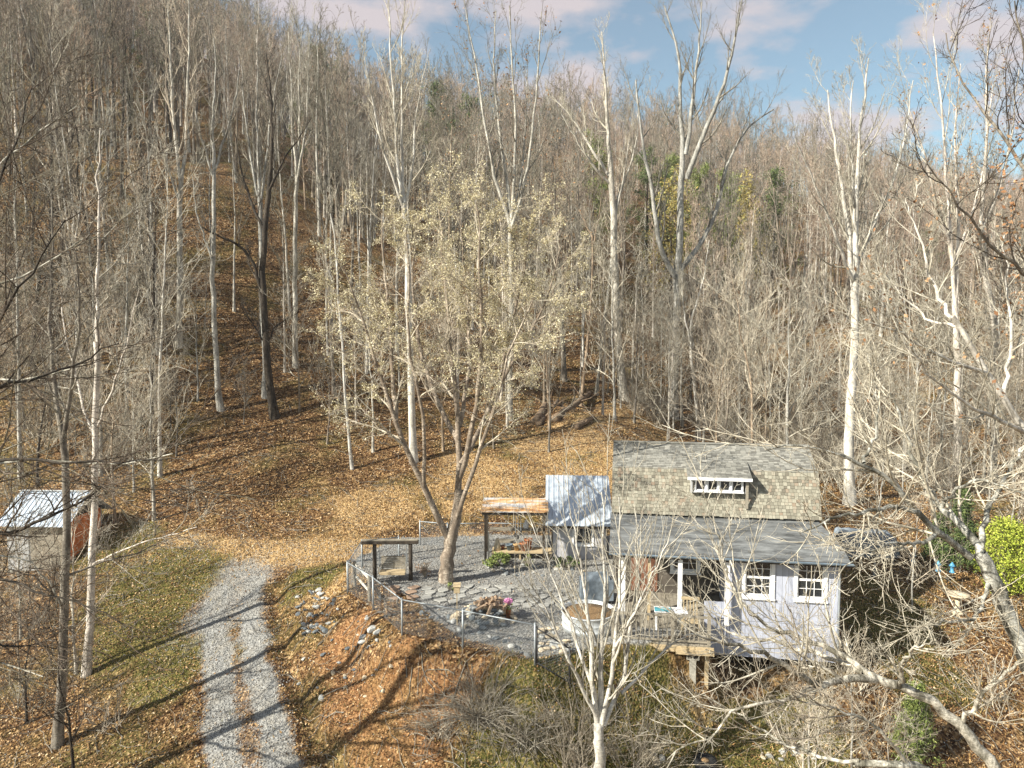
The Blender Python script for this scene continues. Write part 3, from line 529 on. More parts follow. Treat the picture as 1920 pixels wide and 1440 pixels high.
t = thing('barbecue_grill', 'slate blue covered barbecue grill standing behind the stock tank', 'grill', (3.15, 26.4, 0))
b = MB(); b.box(-0.62, 0.62, -0.3, 0.3, 0.12, 0.9); b.slab((-0.5, -0.28, 0.901), (0.5, -0.28, 0.901), (0.42, 0.02, 1.15), (-0.42, 0.02, 1.15), 0.05); b.slab((-0.42, 0.02, 1.15), (0.42, 0.02, 1.15), (0.5, 0.28, 0.901), (-0.5, 0.28, 0.901), 0.05); b.build('cover', M['tarp'], t, bevel=0.03)
for a, c in ((-.55, -.25), (.55, -.25), (-.55, .25), (.55, .25)): b = MB(); b.cyl((a, c, 0), (a, c, 0.119), 0.025); b.build('leg', M['iron'], t)
for i, (x, y) in enumerate(((-4.35, -2.32), (-4.15, -2.34))):
    q = hp(x, y-0.02, -0.62-0.2*i); b = MB(); b.box(-0.2, 0.2, -0.1, 0.1, -0.1, 0.1) if False else None
t = thing('concrete_block', 'hollow concrete block under the front edge of the cottage deck', 'block', hp(-4.95, -2.1, -0.52), -HA)
b = MB(); b.box(-0.2, 0.2, -0.1, 0.1, 0, 0.035); b.box(-0.2, 0.2, -0.1, 0.1, 0.155, 0.19)
for x in (-0.2, -0.018, 0.165): b.box(x, x+0.035, -0.1, 0.1, 0.036, 0.154)
b.build('shell', M['block'], t)
t['label'] = 'hollow concrete block on a pier under the front edge of the cottage deck'
b = MB(); b.box(-0.1, 0.1, -0.09, 0.09, -2.2, -0.003); b.build('pier', M['block'], t)
# ------------------------------------------------------------ garden shed with metal roof
S = atz(1036, 1048); gs = thing('garden_shed', 'small pale garden shed with a sloped galvanised metal roof beside the cottage', 'shed', (S[0], S[1], 0), math.radians(-3))
W2 = 2.35; b = MB(); hx = (0.95, 1.75)
b.box(0, hx[0], 0, 0.1, 0, 1.75); b.box(hx[1], W2, 0, 0.1, 0, 1.75); b.box(hx[0], hx[1], 0, 0.1, 0, 0.7); b.box(hx[0], hx[1], 0, 0.1, 1.55, 1.75)
b.add([(0, 0.101, 0), (0, 2.2, 0), (0, 2.2, 3.05), (0, 0.101, 1.78), (0.08, 0.101, 0), (0.08, 2.2, 0), (0.08, 2.2, 3.05), (0.08, 0.101, 1.78)], [[0, 3, 2, 1], [4, 5, 6, 7], [0, 4, 7, 3], [1, 2, 6, 5], [0, 1, 5, 4], [3, 7, 6, 2]])
b.add([(W2-.08, 0.101, 0), (W2-.08, 2.2, 0), (W2-.08, 2.2, 3.05), (W2-.08, 0.101, 1.78), (W2, 0.101, 0), (W2, 2.2, 0), (W2, 2.2, 3.05), (W2, 0.101, 1.78)], [[0, 3, 2, 1], [4, 5, 6, 7], [0, 4, 7, 3], [1, 2, 6, 5], [0, 1, 5, 4], [3, 7, 6, 2]])
b.box(0.081, W2-0.081, 2.1, 2.2, 0, 3.0); b.build('wall', M['siding_pale'], gs)
window(hx[0], hx[1], 0.7, 1.55, gs, cols=2, rows=1, trim=0.07, sashes=1)
def ribroof(name, m, par, x0, x1, p0, p1, pitch=0.23, t=0.02, rib=0.03):
    ln = x1-x0; n = int(round(ln/pitch)); s = MB(); (ya, za), (yb, zb) = p0, p1; l = math.hypot(yb-ya, zb-za); ny_, nz_ = -(zb-za)/l, (yb-ya)/l
    prof = []
    for k in range(n): a = x0+k*ln/n; prof += [(a, 0), (a+0.35*ln/n, 0), (a+0.45*ln/n, rib), (a+0.6*ln/n, rib), (a+0.7*ln/n, 0)]
    prof.append((x1, 0)); Vv = []; Nn = len(prof)
    for (y, z) in (p0, p1):
        for o_ in (0, -t): Vv += [(x, y+ny_*(h_+o_), z+nz_*(h_+o_)) for x, h_ in prof]
    F_ = []
    for i in range(Nn-1): F_ += [[i, i+1, 2*Nn+i+1, 2*Nn+i], [Nn+i+1, Nn+i, 3*Nn+i, 3*Nn+i+1], [i+1, i, Nn+i, Nn+i+1], [2*Nn+i, 2*Nn+i+1, 3*Nn+i+1, 3*Nn+i]]
    F_ += [[0, 2*Nn, 3*Nn, Nn], [Nn-1, 2*Nn-1, 4*Nn-1, 3*Nn-1]]; s.add(Vv, F_); return s.build(name, m, par)
ribroof('roof', M['metal_roof'], gs, -0.32, W2+0.28, (-0.45, 1.62), (2.35, 3.30))
b = MB(); b.box(-0.3, W2+0.25, -0.42, -0.38, 1.50, 1.59); b.box(-0.06, 0, -0.02, 0.05, 0, 1.75); b.build('trim', M['wood_dark'], gs)
# potting shelter
S = atz(912, 1047); ps = thing('potting_shelter', 'open potting shelter with rusty tin roof on dark posts left of the garden shed', 'shelter', (S[0], S[1], 0), math.radians(-2))
ribroof('roof', M['rusty'], ps, -0.2, 2.75, (-0.35, 2.18), (1.15, 2.48), 0.3, rib=0.008)
b = MB(); b.box(-0.18, 2.7, -0.3, -0.24, 2.04, 2.16); b.box(-0.18, 2.7, 0.95, 1.01, 2.26, 2.38); b.build('beam', M['wood_dark'], ps)
for x, y, h_ in ((-0.02, -0.25, 2.03), (2.55, -0.25, 2.03), (-0.02, 0.93, 2.25), (2.55, 0.93, 2.25)): b = MB(); b.box(x-0.05, x+0.05, y-0.05, y+0.05, 0, h_); b.build('post', M['wood_dark'], ps)
b = MB(); b.box(0.12, 2.45, 0.5, 0.95, 1.12, 1.17); b.build('shelf', M['wood_grey'], ps); b = MB(); b.box(0.5, 1.2, 0.45, 0.85, 0.58, 0.66); b.build('shelf', M['wood_grey'], ps)
b = MB(); b.box(0.25, 2.9, -0.2, 0.55, 0.30, 0.36)
for x in (0.3, 1.5, 2.8): b.box(x-0.04, x+0.04, -0.15, -0.08, 0, 0.299); b.box(x-0.04, x+0.04, 0.42, 0.5, 0, 0.299)
b.build('bench', M['wood_tan'], ps)
b = MB(); b.box(0.08, 0.14, -0.12, -0.06, 0, 1.25); b.build('stake', M['wood_pale'], ps)
PM = Matrix.Translation((S[0], S[1], 0)) @ Matrix.Rotation(math.radians(-2), 4, 'Z')
def pt(name, label, cat, x, y, z, m, prof, group=None):
    q = PM @ Vector((x, y, z)); b = MB().lathe(prof, n=16); return b.build(name, M[m], None, True, label=label, cat=cat, group=group, loc=q)
pot = lambda r, h_: [(r*0.65, 0), (r*0.92, h_*0.85), (r*1.06, h_*0.85), (r*1.06, h_), (r*0.9, h_), (r*0.85, h_*0.8), (0.01, h_*0.78)]
pt('cone_ornament', 'tall pale stone cone at the left end of the potting bench', 'ornament', 0.48, 0.1, 0.361, 'rock_tan', [(0.16, 0), (0.13, 0.25), (0.08, 0.48), (0.02, 0.55)])
pt('flower_pot', 'small brown pot beside the stone cone on the potting bench', 'pot', 0.72, 0.2, 0.361, 'door', pot(0.10, 0.17)); pt('plastic_pot', 'slate grey pot in the middle of the potting bench', 'pot', 1.02, 0.1, 0.361, 'slate', pot(0.15, 0.27))
pt('flower_pot', 'tan clay pot between the grey pot and the orange pot', 'pot', 1.34, 0.05, 0.361, 'terra_tan', pot(0.14, 0.3)); pt('flower_pot', 'large orange terracotta pot on the potting bench', 'pot', 1.66, 0.05, 0.361, 'terra', pot(0.17, 0.36))
pt('flower_pot', 'orange terracotta bowl behind the large orange pot', 'pot', 1.86, 0.32, 0.361, 'terra', pot(0.18, 0.46)); pt('white_jug', 'white jug on the upper shelf of the potting shelter', 'jug', 1.75, 0.7, 1.171, 'white', [(0.09, 0), (0.13, 0.1), (0.11, 0.26), (0.05, 0.34), (0.06, 0.38)])
for i, (x, l_) in enumerate(((1.3, 0.8), (1.42, 0.9), (1.54, 0.7))):
    q = PM @ Vector((x, -0.22, 2.03)); t = thing('garden_tool', ['trowel hanging from the shelter beam, left of two others', 'long handled tool hanging in the middle of the shelter beam', 'short tool hanging from the shelter beam, right of two others'][i], 'tool', q)
    b = MB().cyl((0, -0.0, 0), (0, 0.0, -l_), 0.014); b.build('handle', M['pipe'], t); b = MB().box(-0.05, 0.05, -0.01, 0.01, -l_-0.18, -l_-0.001); b.build('tool_head', M['iron'], t)
# little porch canopy between shed and cottage
q = atz(1152, 953, 2.55); t = thing('awning', 'narrow grey sheet metal awning between garden shed and cottage', 'awning', (q[0], q[1], 0))
ribroof('roof', M['metal_roof'], t, 0, 0.62, (0, 2.5), (0.9, 2.68), 0.2)
for x in (0.05, 0.55): b = MB().box(x-0.04, x+0.04, 0.3, 0.38, 0, 2.5); b.build('post', M['wood_grey'], t)
# ------------------------------------------------------------ left shed
q = atz(16, 1072, -1.75); ls = thing('storage_shed', 'weathered grey shed with blue metal roof and rust red end wall under the trees', 'shed', (q[0], q[1], -1.68), math.radians(-3)); ls.scale = (1, 1, 1.17)
Lw, Ld = 3.0, 2.9; b = MB(); b.box(0, Lw, 0, 0.1, 0, 2.15); b.box(0, Lw, Ld-0.1, Ld, 0, 2.15); b.box(0, 0.1, 0.101, Ld-0.101, 0, 2.15); b.box(1.05, 1.12, -0.03, -0.001, 0, 2.1); b.box(Lw-0.08, Lw+0.02, -0.03, -0.001, 0, 2.12); b.build('wall', M['siding_grey'], ls)
b = MB(); b.box(1.2, 2.9, -0.025, -0.002, 0.1, 1.95); b.build('door', M['wood_grey'], ls)
b = MB(); b.box(Lw-0.1, Lw, 0.101, Ld-0.101, 0, 2.15); b.box(Lw+0.001, Lw+0.03, 0.35, Ld-.15, 0.05, 1.95); b.build('end_wall', M['orange'], ls)
b = MB(); pr = [(0, 2.16), (Ld, 2.16), (Ld/2, 3.05)]
for x0 in (0.02, Lw-0.1): MB().add([(x0, y, z) for y, z in pr]+[(x0+0.09, y, z) for y, z in pr], [[0, 1, 4, 3], [1, 2, 5, 4], [2, 0, 3, 5], [2, 1, 0], [3, 4, 5]]).build('gable', M['wood_dark'], ls)
ribroof('roof', M['metal_roof'], ls, -0.3, Lw+0.4, (-0.4, 1.98), (Ld/2, 3.12)); ribroof('roof', M['metal_roof'], ls, -0.3, Lw+0.4, (Ld+0.4, 1.98), (Ld/2+0.01, 3.12))
b = MB(); b.box(-0.3, Lw+0.4, Ld/2-0.1, Ld/2+0.1, 3.145, 3.165); b.build('ridge_cap', M['galv'], ls)
for x in (0.1, 1.5, 3.0):
    for y in (0.1, 2.8): b = MB().box(x-0.1, x+0.1, y-0.1, y+0.1, -1.2, -0.002); b.build('footing', M['block'], ls)
# ------------------------------------------------------------ swing
a = atz(703, 1089); c = atz(770, 1089); dx = c[0]-a[0]; t = thing('porch_swing', 'slatted wooden bench swing hanging from the dark timber arbor', 'swing', (a[0], a[1], 0), math.radians(1.5))
ar = thing('swing_arbor', 'dark timber frame of two posts and a beam on the gravel patio', 'arbor', (a[0], a[1], 0), math.radians(1.5))
for x in (0, dx): b = MB().cyl((x, 0, -0.1), (x, 0, 1.52), 0.085, 0.08, 10); b.build('post', M['wood_dark'], ar, True)
b = MB().box(-0.52, dx+0.32, -0.10, 0.10, 1.521, 1.66); b.build('beam', M['wood_dark'], ar, bevel=0.015)
b = MB().box(-0.5, dx+0.3, -0.08, 0.08, 1.662, 1.70); b.build('cap_board', M['wood_grey'], ar)
x0, x1 = 0.22, dx-0.2; b = MB()
for k in range(7): b.box(x0, x1, 0.20+k*0.022, 0.22+k*0.022, 0.47+k*0.065, 0.525+k*0.065)
for x in (x0+0.05, (x0+x1)/2, x1-0.05): b.slab((x-0.02, 0.235, 0.40), (x+0.02, 0.235, 0.40), (x+0.02, 0.40, 0.92), (x-0.02, 0.40, 0.92), -0.03)
b.build('backrest', M['wood_grey'], t); b = MB()
for k in range(5): b.box(x0, x1, -0.26+k*0.09, -0.185+k*0.09, 0.40, 0.43)
b.box(x0, x1, -0.30, -0.27, 0.33, 0.43); b.build('seat', M['wood_tan'], t)
for x in (x0-0.045, x1+0.005): b = MB().box(x, x+0.04, -0.27, 0.25, 0.6, 0.63).box(x, x+0.04, -0.27, -0.23, 0.36, 0.599); b.build('armrest', M['wood_grey'], t)
for x in (x0-0.03, x1+0.03):
    b = MB()
    for e in (-0.2, 0.25): b.cyl((x, e, 0.5), (x, 0, 1.2), 0.012, n=5)
    b.cyl((x, 0, 1.2), (x, 0, 1.54), 0.012, n=5); b.build('chain', M['pipe'], t)
# ------------------------------------------------------------ fences
def chainlink(name, label, cat, pts, H=1.2, gate=False, m='pipe', zf=None, cell=0.085):
    """posts, top rails and woven mesh along a polyline of ground points"""
    p0 = pts[0]; t = thing(name, label, cat, p0); P = [Vector(p)-Vector(p0) for p in pts]
    for i, p in enumerate(P): b = MB().cyl((p.x, p.y, p.z-0.2), (p.x, p.y, p.z+H+0.03), 0.032, n=8).lathe([(0.036, 0), (0.03, 0.03), (0.005, 0.045)], (p.x, p.y, p.z+H+0.031), 8); b.build('post', M[m], t, True)
    for a_, c_ in zip(P[:-1], P[1:]):
        b = MB().cyl(a_+Vector((0, 0, H)), c_+Vector((0, 0, H)), 0.022, n=6)
        if gate: b.cyl(a_+Vector((0, 0, 0.08)), c_+Vector((0, 0, 0.08)), 0.022, n=6)
        b.build('top_rail', M[m], t, True)
        d = c_-a_; ln = math.hypot(d.x, d.y); n = max(2, int(ln/cell)); qs = []; k0 = int((H-0.08)/cell)
        for s_ in (1, -1):
            for k in range(-k0, n+k0):
                # a diagonal from (k*cell, zb) at slope s_
                zb, zt = 0.06, H-0.02; xa = k*cell; xb = xa+(zt-zb)
                if s_ < 0: pa, pb = (xa, zt), (xb, zb)
                else: pa, pb = (xa, zb), (xb, zt)
                f0 = max(0, -pa[0]/(pb[0]-pa[0])); f1 = min(1, (ln-pa[0])/(pb[0]-pa[0]))
                if f1 <= f0: continue
                L_ = []
                for f_ in (f0, f1): xx = pa[0]+(pb[0]-pa[0])*f_; z_ = pa[1]+(pb[1]-pa[1])*f_; e = a_+d*(xx/ln); L_.append((e.x, e.y, e.z+z_))
                qs.append(L_)
        Vv, Ff = tubes(np.array(qs), np.full((len(qs), 2), 0.0019), 3); link('wire_mesh', new_mesh('wire_mesh', Vv, Ff, M['pipe']), t)
    return t
def gp(px, py): p = atz(px, py); return (p[0], p[1], hz(p[0], p[1]))
fp = [gp(652, 1111), gp(700, 1143), gp(754, 1190), gp(868, 1213), gp(1003, 1242)]
chainlink('chain_link_fence', 'galvanised chain link fence curving along the front edge of the gravel patio', 'fence', fp)
chainlink('gate', 'black framed chain link gate below the stock tank', 'gate', [gp(1006, 1243), gp(1068, 1243)], 1.15, True, 'iron')
fb = [gp(652, 1111), gp(679, 1064), gp(748, 1056)]; fb[0] = (fb[0][0], fb[0][1]+0.08, fb[0][2])
chainlink('chain_link_fence', 'short run of chain link fence behind the swing arbor', 'fence', fb, 1.15, False)
fb2 = [gp(786, 1026), gp(838, 1032), gp(912, 1030), gp(1030, 1033)]
fb2 = [(p[0], p[1]+0.35, hz(p[0], p[1]+0.35)) for p in fb2]; chainlink('chain_link_fence', 'chain link fence at the foot of the leafy slope behind the birch', 'fence', fb2, 1.15, False)
# split rail piece
a = gp(664, 1098); c = gp(693, 1128); t = thing('split_rail_fence', 'short piece of bleached split rail fence at the left corner of the patio', 'fence', a); d = Vector(c)-Vector(a)
for f_ in (0.05, 1.0): q = d*f_; b = MB().cyl((q.x, q.y, -0.2), (q.x, q.y, 1.0), 0.07, 0.065, 7); b.build('post', M['wood_grey'], t)
for z in (0.9, 0.42): b = MB().cyl((0.05, 0.0, z), (d.x, d.y, z-0.03), 0.05, 0.045, 6); b.build('rail', M['wood_pale'], t)
# ------------------------------------------------------------ stock tank, feeders, small things
q = atz(1106, 1187); t = thing('stock_tank', 'round galvanised stock tank planter filled with soil beside the deck', 'planter', (q[0], q[1]+0.45, 0))
b = MB().lathe([(0.88, 0), (0.9, 0.12), (0.915, 0.14), (0.9, 0.16), (0.9, 0.33), (0.915, 0.35), (0.9, 0.37), (0.905, 0.58), (0.94, 0.6), (0.94, 0.63), (0.90, 0.64), (0.885, 0.6), (0.88, 0.5)], n=48); b.build('tank', M['galv'], t, True)
b = MB().lathe([(0.88, 0.45), (0.878, 0.52), (0.5, 0.55), (0.02, 0.56)], n=40); b.build('soil', M['soil'], t, True)
q = atz(857, 1172); t = thing('bird_feeder', 'small wooden feeder box on a thin post left of the stone fire pit', 'bird feeder', (q[0], q[1], 0))
b = MB().box(-0.015, 0.015, -0.015, 0.015, 0, 1.15); b.build('post', M['wood_tan'], t); b = MB().box(-0.1, 0.1, -0.09, 0.09, 1.15, 1.38).slab((-0.13, -0.12, 1.38), (0.13, -0.12, 1.38), (0.13, 0.12, 1.46), (-0.13, 0.12, 1.46), 0.02); b.build('box', M['wood_tan'], t)
q = atz(953, 1160); t = thing('flower_planter', 'bright pink flowers on an orange clay pot right of the fire pit', 'planter', (q[0], q[1], 0))
b = MB().lathe(pot(0.1, 0.34), n=12); b.build('pot', M['terra'], t, True); r_ = np.random.default_rng(3)
Vv, Ff = leaves(np.array([0, 0, 0.62])+nrm(r_.normal(size=(420, 3)))*np.array([0.17, 0.15, 0.12])*r_.random((420, 1))**0.4, 0.045, r_, 0.8); link('flowers', new_mesh('flowers', Vv, Ff, M['pink']), t)
Vv, Ff = leaves(np.array([0, 0, 0.45])+r_.normal(size=(120, 3))*np.array([0.08, 0.08, 0.07]), 0.08, r_, 0.5); link('foliage', new_mesh('foliage', Vv, Ff, M['needle_light']), t)
def rockmesh(seed, sx, sy, sz):
    r = np.random.default_rng(seed); import bmesh
    bm = bmesh.new(); bmesh.ops.create_icosphere(bm, subdivisions=2, radius=0.5)
    ax = nrm(r.normal(size=(7, 3))); cut = 0.28+0.18*r.random(7)
    for v in bm.verts:
        p = np.array(v.co)
        for k in range(7):
            e = p@ax[k]-cut[k]
            if e > 0: p = p-ax[k]*e*0.9
        v.co = p*np.array([sx, sy, sz])*(1+r.normal()*0.03)
    me = bpy.data.meshes.new('rock'); bm.to_mesh(me); bm.free(); return me
RK = {}
for mm in ('rock', 'rock_dark', 'rock_tan'):
    RK[mm] = []
    for s_ in range(5):
        me = rockmesh(s_*7+len(mm), 1, 0.75, 0.55); me.materials.append(M[mm]); RK[mm].append(me)
def rock(x, y, z, s, mm, label, group, name='rock', cat='rock'):
    o = link(name, random.choice(RK[mm]), None, label, cat, group, loc=(x, y, z+s*0.12)); o.rotation_euler = (random.gauss(0, 0.3), random.gauss(0, 0.3), random.random()*6.28); o.scale = (s, s, s*random.uniform(0.7, 1.1)); return o
# rocks tumbled on the bank
for i in range(46):
    px_ = random.gauss(592, 13)+random.choice((-8, 6)); py_ = random.uniform(1108, 1190); p = G(px_+ (py_-1110)*0.0, py_)
    rock(p[0], p[1], p[2], random.uniform(0.16, 0.34), random.choice(('rock', 'rock_dark', 'rock', 'rock_dark')), 'grey stone in the tumbled rock heap beside the gravel drive', 'stones of the rock heap beside the drive')
for i in range(48):
    p = G(random.uniform(560, 740), random.uniform(1120, 1320)); rock(p[0], p[1], p[2], random.uniform(0.10, 0.26), random.choice(('rock', 'rock_dark', 'rock_tan')), 'loose stone scattered on the red clay bank below the fence', 'stones scattered on the clay bank')
for px_, py_, s_ in ((698, 1182, 0.42), (707, 1188, 0.36), (680, 1198, 0.34), (679, 1207, 0.38), (602, 1312, 0.3)):
    p = G(px_, py_); rock(p[0], p[1], p[2], s_, 'rock', 'larger pale grey boulder half sunk in the clay bank', 'larger boulders on the clay bank')
# stone edging of patio, bed and gate
for i in range(26):
    px_ = 795+i*8.5+random.gauss(0, 3); py_ = 1142+i*3.3+random.gauss(0, 4)
    if px_ > 1000: break
    p = gp(px_, py_+6); rock(p[0], p[1], p[2], random.uniform(0.14, 0.34), random.choice(('rock_dark', 'rock', 'rock_dark')), 'dark edging stone along the patio inside the chain link fence', 'edging stones inside the fence', 'edging_stone')
for i in range(34):
    px_, py_ = random.uniform(905, 1120), random.uniform(1060, 1080); p = atz(px_, py_-(px_-905)*0.0); rock(p[0], p[1], 0, random.uniform(0.12, 0.28), random.choice(('rock_tan', 'rock', 'rock_dark')), 'rounded stone edging the green planting bed by the shelter', 'stones edging the planting bed', 'edging_stone')
for i in range(24):
    px_, py_ = random.uniform(1010, 1068), random.uniform(1180, 1225); p = gp(px_, py_); rock(p[0], p[1], p[2], random.uniform(0.2, 0.42), random.choice(('rock_tan', 'rock', 'rock_tan')), 'tan fieldstone in the low wall between gate and stock tank', 'stones of the low wall by the gate', 'wall_stone')
for i in range(30):
    px_, py_ = random.choice(((1220, 1428), (1480, 1412), (1525, 1418), (1450, 1420))); p = G(px_+random.gauss(0, 14), py_+random.gauss(0, 6)); rock(p[0], p[1], p[2], random.uniform(0.12, 0.3), random.choice(('rock', 'rock_tan')), 'pale stone in the garden edging at the bottom of the yard', 'pale stones at the bottom of the yard')
# fire pit
fc = atz(907, 1162)
for i in range(80):
    a_ = random.random()*6.28; rr = random.uniform(0.15, 1.0)**0.6*0.9; z = max(0, (0.9-rr))*0.75
    rock(fc[0]+rr*math.cos(a_)*1.25, fc[1]+rr*math.sin(a_), z, random.uniform(0.2, 0.36), random.choice(('rock_dark', 'rock_tan', 'rock_dark', 'rock')) if a_ > 2.6 else 'rock_tan', 'stone in the heaped fire pit on the patio', 'stones of the fire pit', 'fire_pit_stone')
for i in range(30):
    a_ = random.random()*6.28; rr = random.random()*0.7; ln = random.uniform(0.3, 0.6); o = link('firewood', None, None, 'split log heaped on the stone fire pit', 'firewood', 'split logs on the fire pit')
    if i == 0: fw = MB().prism([(-0.07, 0), (0.07, 0), (0.04, 0.1), (-0.03, 0.11)], -0.25, 0.25); fwm = new_mesh('firewood', fw.v, fw.f, M['wood_cut'])
    bpy.data.objects.remove(o); o = link('firewood', fwm, None, 'split log heaped on the stone fire pit', 'firewood', 'split logs on the fire pit', loc=(fc[0]+0.25+rr*math.cos(a_), fc[1]+rr*math.sin(a_)*0.9, 0.62-rr*0.4+random.random()*0.1)); o.rotation_euler = (random.gauss(0, 0.5), random.gauss(0, 0.6), random.random()*6.28); o.scale = (0.75, ln/0.55, 0.75)
# flagstones
def flagstone(cx, cy, r, seed, brown=False):
    rr_ = np.random.default_rng(seed); n = rr_.integers(5, 8); an = np.sort(rr_.random(n)*1.1+np.arange(n)*6.28/n); rad = r*(0.8+0.35*rr_.random(n)); b = MB()
    V_ = [(rad[i]*1.05*math.cos(an[i]), rad[i]*math.sin(an[i]), 0.0) for i in range(n)]+[(rad[i]*math.cos(an[i]), rad[i]*.95*math.sin(an[i]), 0.03) for i in range(n)]
    b.add(V_, [[i, (i+1) % n, n+(i+1) % n, n+i] for i in range(n)]+[list(range(n, 2*n))])
    g = 'brown flagstones by the swing' if brown else 'grey flagstones across the patio'
    b.build('flagstone', M['flag_brown' if brown else 'flag'], None, label='irregular brown flagstone in front of the swing' if brown else 'irregular grey flagstone laid across the gravel patio', cat='paving stone', group=g, loc=(cx, cy, 0.028+0.012*rr_.random()))
k = 0; FS = []; r_ = np.random.default_rng(8)
for _ in range(6000):
    px_ = r_.uniform(735, 1090); q = (px_-735)/355; py_ = 1110+12*q+r_.uniform(-15, 17)*(0.75+0.5*q); p = atz(px_, py_)
    if math.hypot(p[0]-fc[0], p[1]-fc[1]) < 1.15 or (805 < px_ < 860 and py_ < 1108) or polysd(p[:1], p[1:2], PATIO)[0] > -0.3: continue
    if all(math.hypot(p[0]-a, p[1]-c) > 0.47 for a, c in FS): FS.append((p[0], p[1])); k += 1; flagstone(p[0], p[1], 0.235, 400+k, px_ < 790)
# fallen logs
for (a1, a2, r_, lab) in (((1003, 798), (1022, 764), 0.3, 'short dark rotten stump end at the left of the fallen logs'), ((1010, 800), (1046, 755), 0.22, 'middle rotting log lying uphill on the leaf bank'), ((1040, 792), (1106, 742), 0.28, 'long thick rotting log with broken butt on the leaf bank'), ((1078, 806), (1112, 786), 0.2, 'thin fallen branch log lowest on the leaf bank')):
    p = G(*a1); q = G(*a2); P_ = resamp([p+[0, 0, r_*0.7], (p+q)/2+[0.1, 0, r_*0.8], q+[0, 0, r_*0.7]], 9)[None]; R_ = (r_*(1+0.07*np.random.default_rng(int(a1[0])).normal(size=9)))[None]; R_[0] *= np.linspace(1.15, 0.7, 9)
    t = thing('fallen_log', lab, 'log', p, 0); Vv, Ff = tubes(P_-p, R_, 10); Ff = list(map(list, Ff.tolist()))+[list(range(10))[::-1]]; link('trunk', new_mesh('trunk', Vv, Ff, M['log'], smooth=True), t)
    br = grow(P_-p, R_, 5, 0.2, 0.95, 1.0, 0.3, np.random.default_rng(int(a1[0])), rmin=0.02, rr=0.3, K=4); Vv, Ff = tubes(*br, 4); link('branch_stub', new_mesh('branch_stub', Vv, Ff, M['log']), t)
# right yard: bird bath, blue ornaments, tarp stack, black ring
p = G(1795, 1150); t = thing('bird_bath', 'pale stone bird bath on a pedestal in the right side yard', 'bird bath', p)
b = MB().lathe([(0.24, 0), (0.22, 0.05), (0.11, 0.15), (0.09, 0.45), (0.14, 0.6)], n=16); b.build('pedestal', M['rock_tan'], t, True); b = MB().lathe([(0.1, 0.6), (0.3, 0.68), (0.42, 0.76), (0.42, 0.8), (0.3, 0.74), (0.02, 0.7)], n=24); b.build('bowl', M['rock_tan'], t, True)
for px_, py_, lab in ((1703, 1062, 'bright blue hanging bird feeder left of two others by the evergreen'), (1750, 1080, 'blue lantern feeder between two others by the evergreen'), (1776, 1082, 'pale blue domed feeder rightmost of three by the evergreen')):
    p = G(px_, py_+14); t = thing('bird_feeder', lab, 'bird feeder', p); b = MB().cyl((0, 0, 0), (0, 0, 1.05), 0.018, n=6).cyl((0, 0, 1.05), (0.18, 0, 1.1), 0.015, n=6); b.build('pole', M['iron'], t)
    b = MB().lathe([(0.11, 0.52), (0.12, 0.56), (0.07, 0.6), (0.08, 0.8), (0.15, 0.82), (0.05, 0.92), (0.01, 0.98)], (0.18, 0, 0), 12); b.build('body', M['blue'], t, True)
    b = MB().cyl((0.18, 0, 0.975), (0.18, 0, 1.1), 0.008, n=5); b.build('hook', M['iron'], t)
p = G(1620, 1036); t = thing('tarp_covered_stack', 'stack under a crumpled grey blue tarp behind the right corner of the cottage', 'covered stack', p, -0.15)
r_ = np.random.default_rng(12); gxx, gyy = np.meshgrid(np.linspace(-1, 1, 40), np.linspace(-1, 1, 24)); rad = np.maximum(np.abs(gxx)**1.5, np.abs(gyy)**1.5); zt = 0.95*(1-ss(0.75, 1.0, rad))+wav(gxx*3, gyy*3, 2.5, 9)*0.09+wav(gxx*3, gyy*3, 7, 19)*0.04
Vv = np.stack([gxx*1.35, gyy*0.8, np.maximum(zt, -0.05)], -1).reshape(-1, 3); i_ = (np.arange(23)[:, None]*40+np.arange(39)[None]).ravel(); link('tarp', new_mesh('tarp', Vv, np.stack([i_, i_+1, i_+41, i_+40], 1), M['tarp'], smooth=True), t)
b = MB().box(-1.2, 1.2, -0.62, 0.62, 0, 0.75); b.build('crate_stack', M['wood_grey'], t)
p = G(1322, 1436); t = thing('tire_planter', 'black rubber tire lying on the grass at the bottom edge', 'tire', p)
b = MB()
prof = [(0.20+0.0, 0.0), (0.33, 0.0), (0.36, 0.06), (0.36, 0.16), (0.33, 0.22), (0.22, 0.22), (0.2, 0.18)]; b.lathe(prof, n=28); b.build('tyre', M['rubber'], t, True)
b = MB().lathe([(0.2, 0.1), (0.1, 0.2), (0.01, 0.23)], n=16); b.build('soil', M['soil'], t, True)
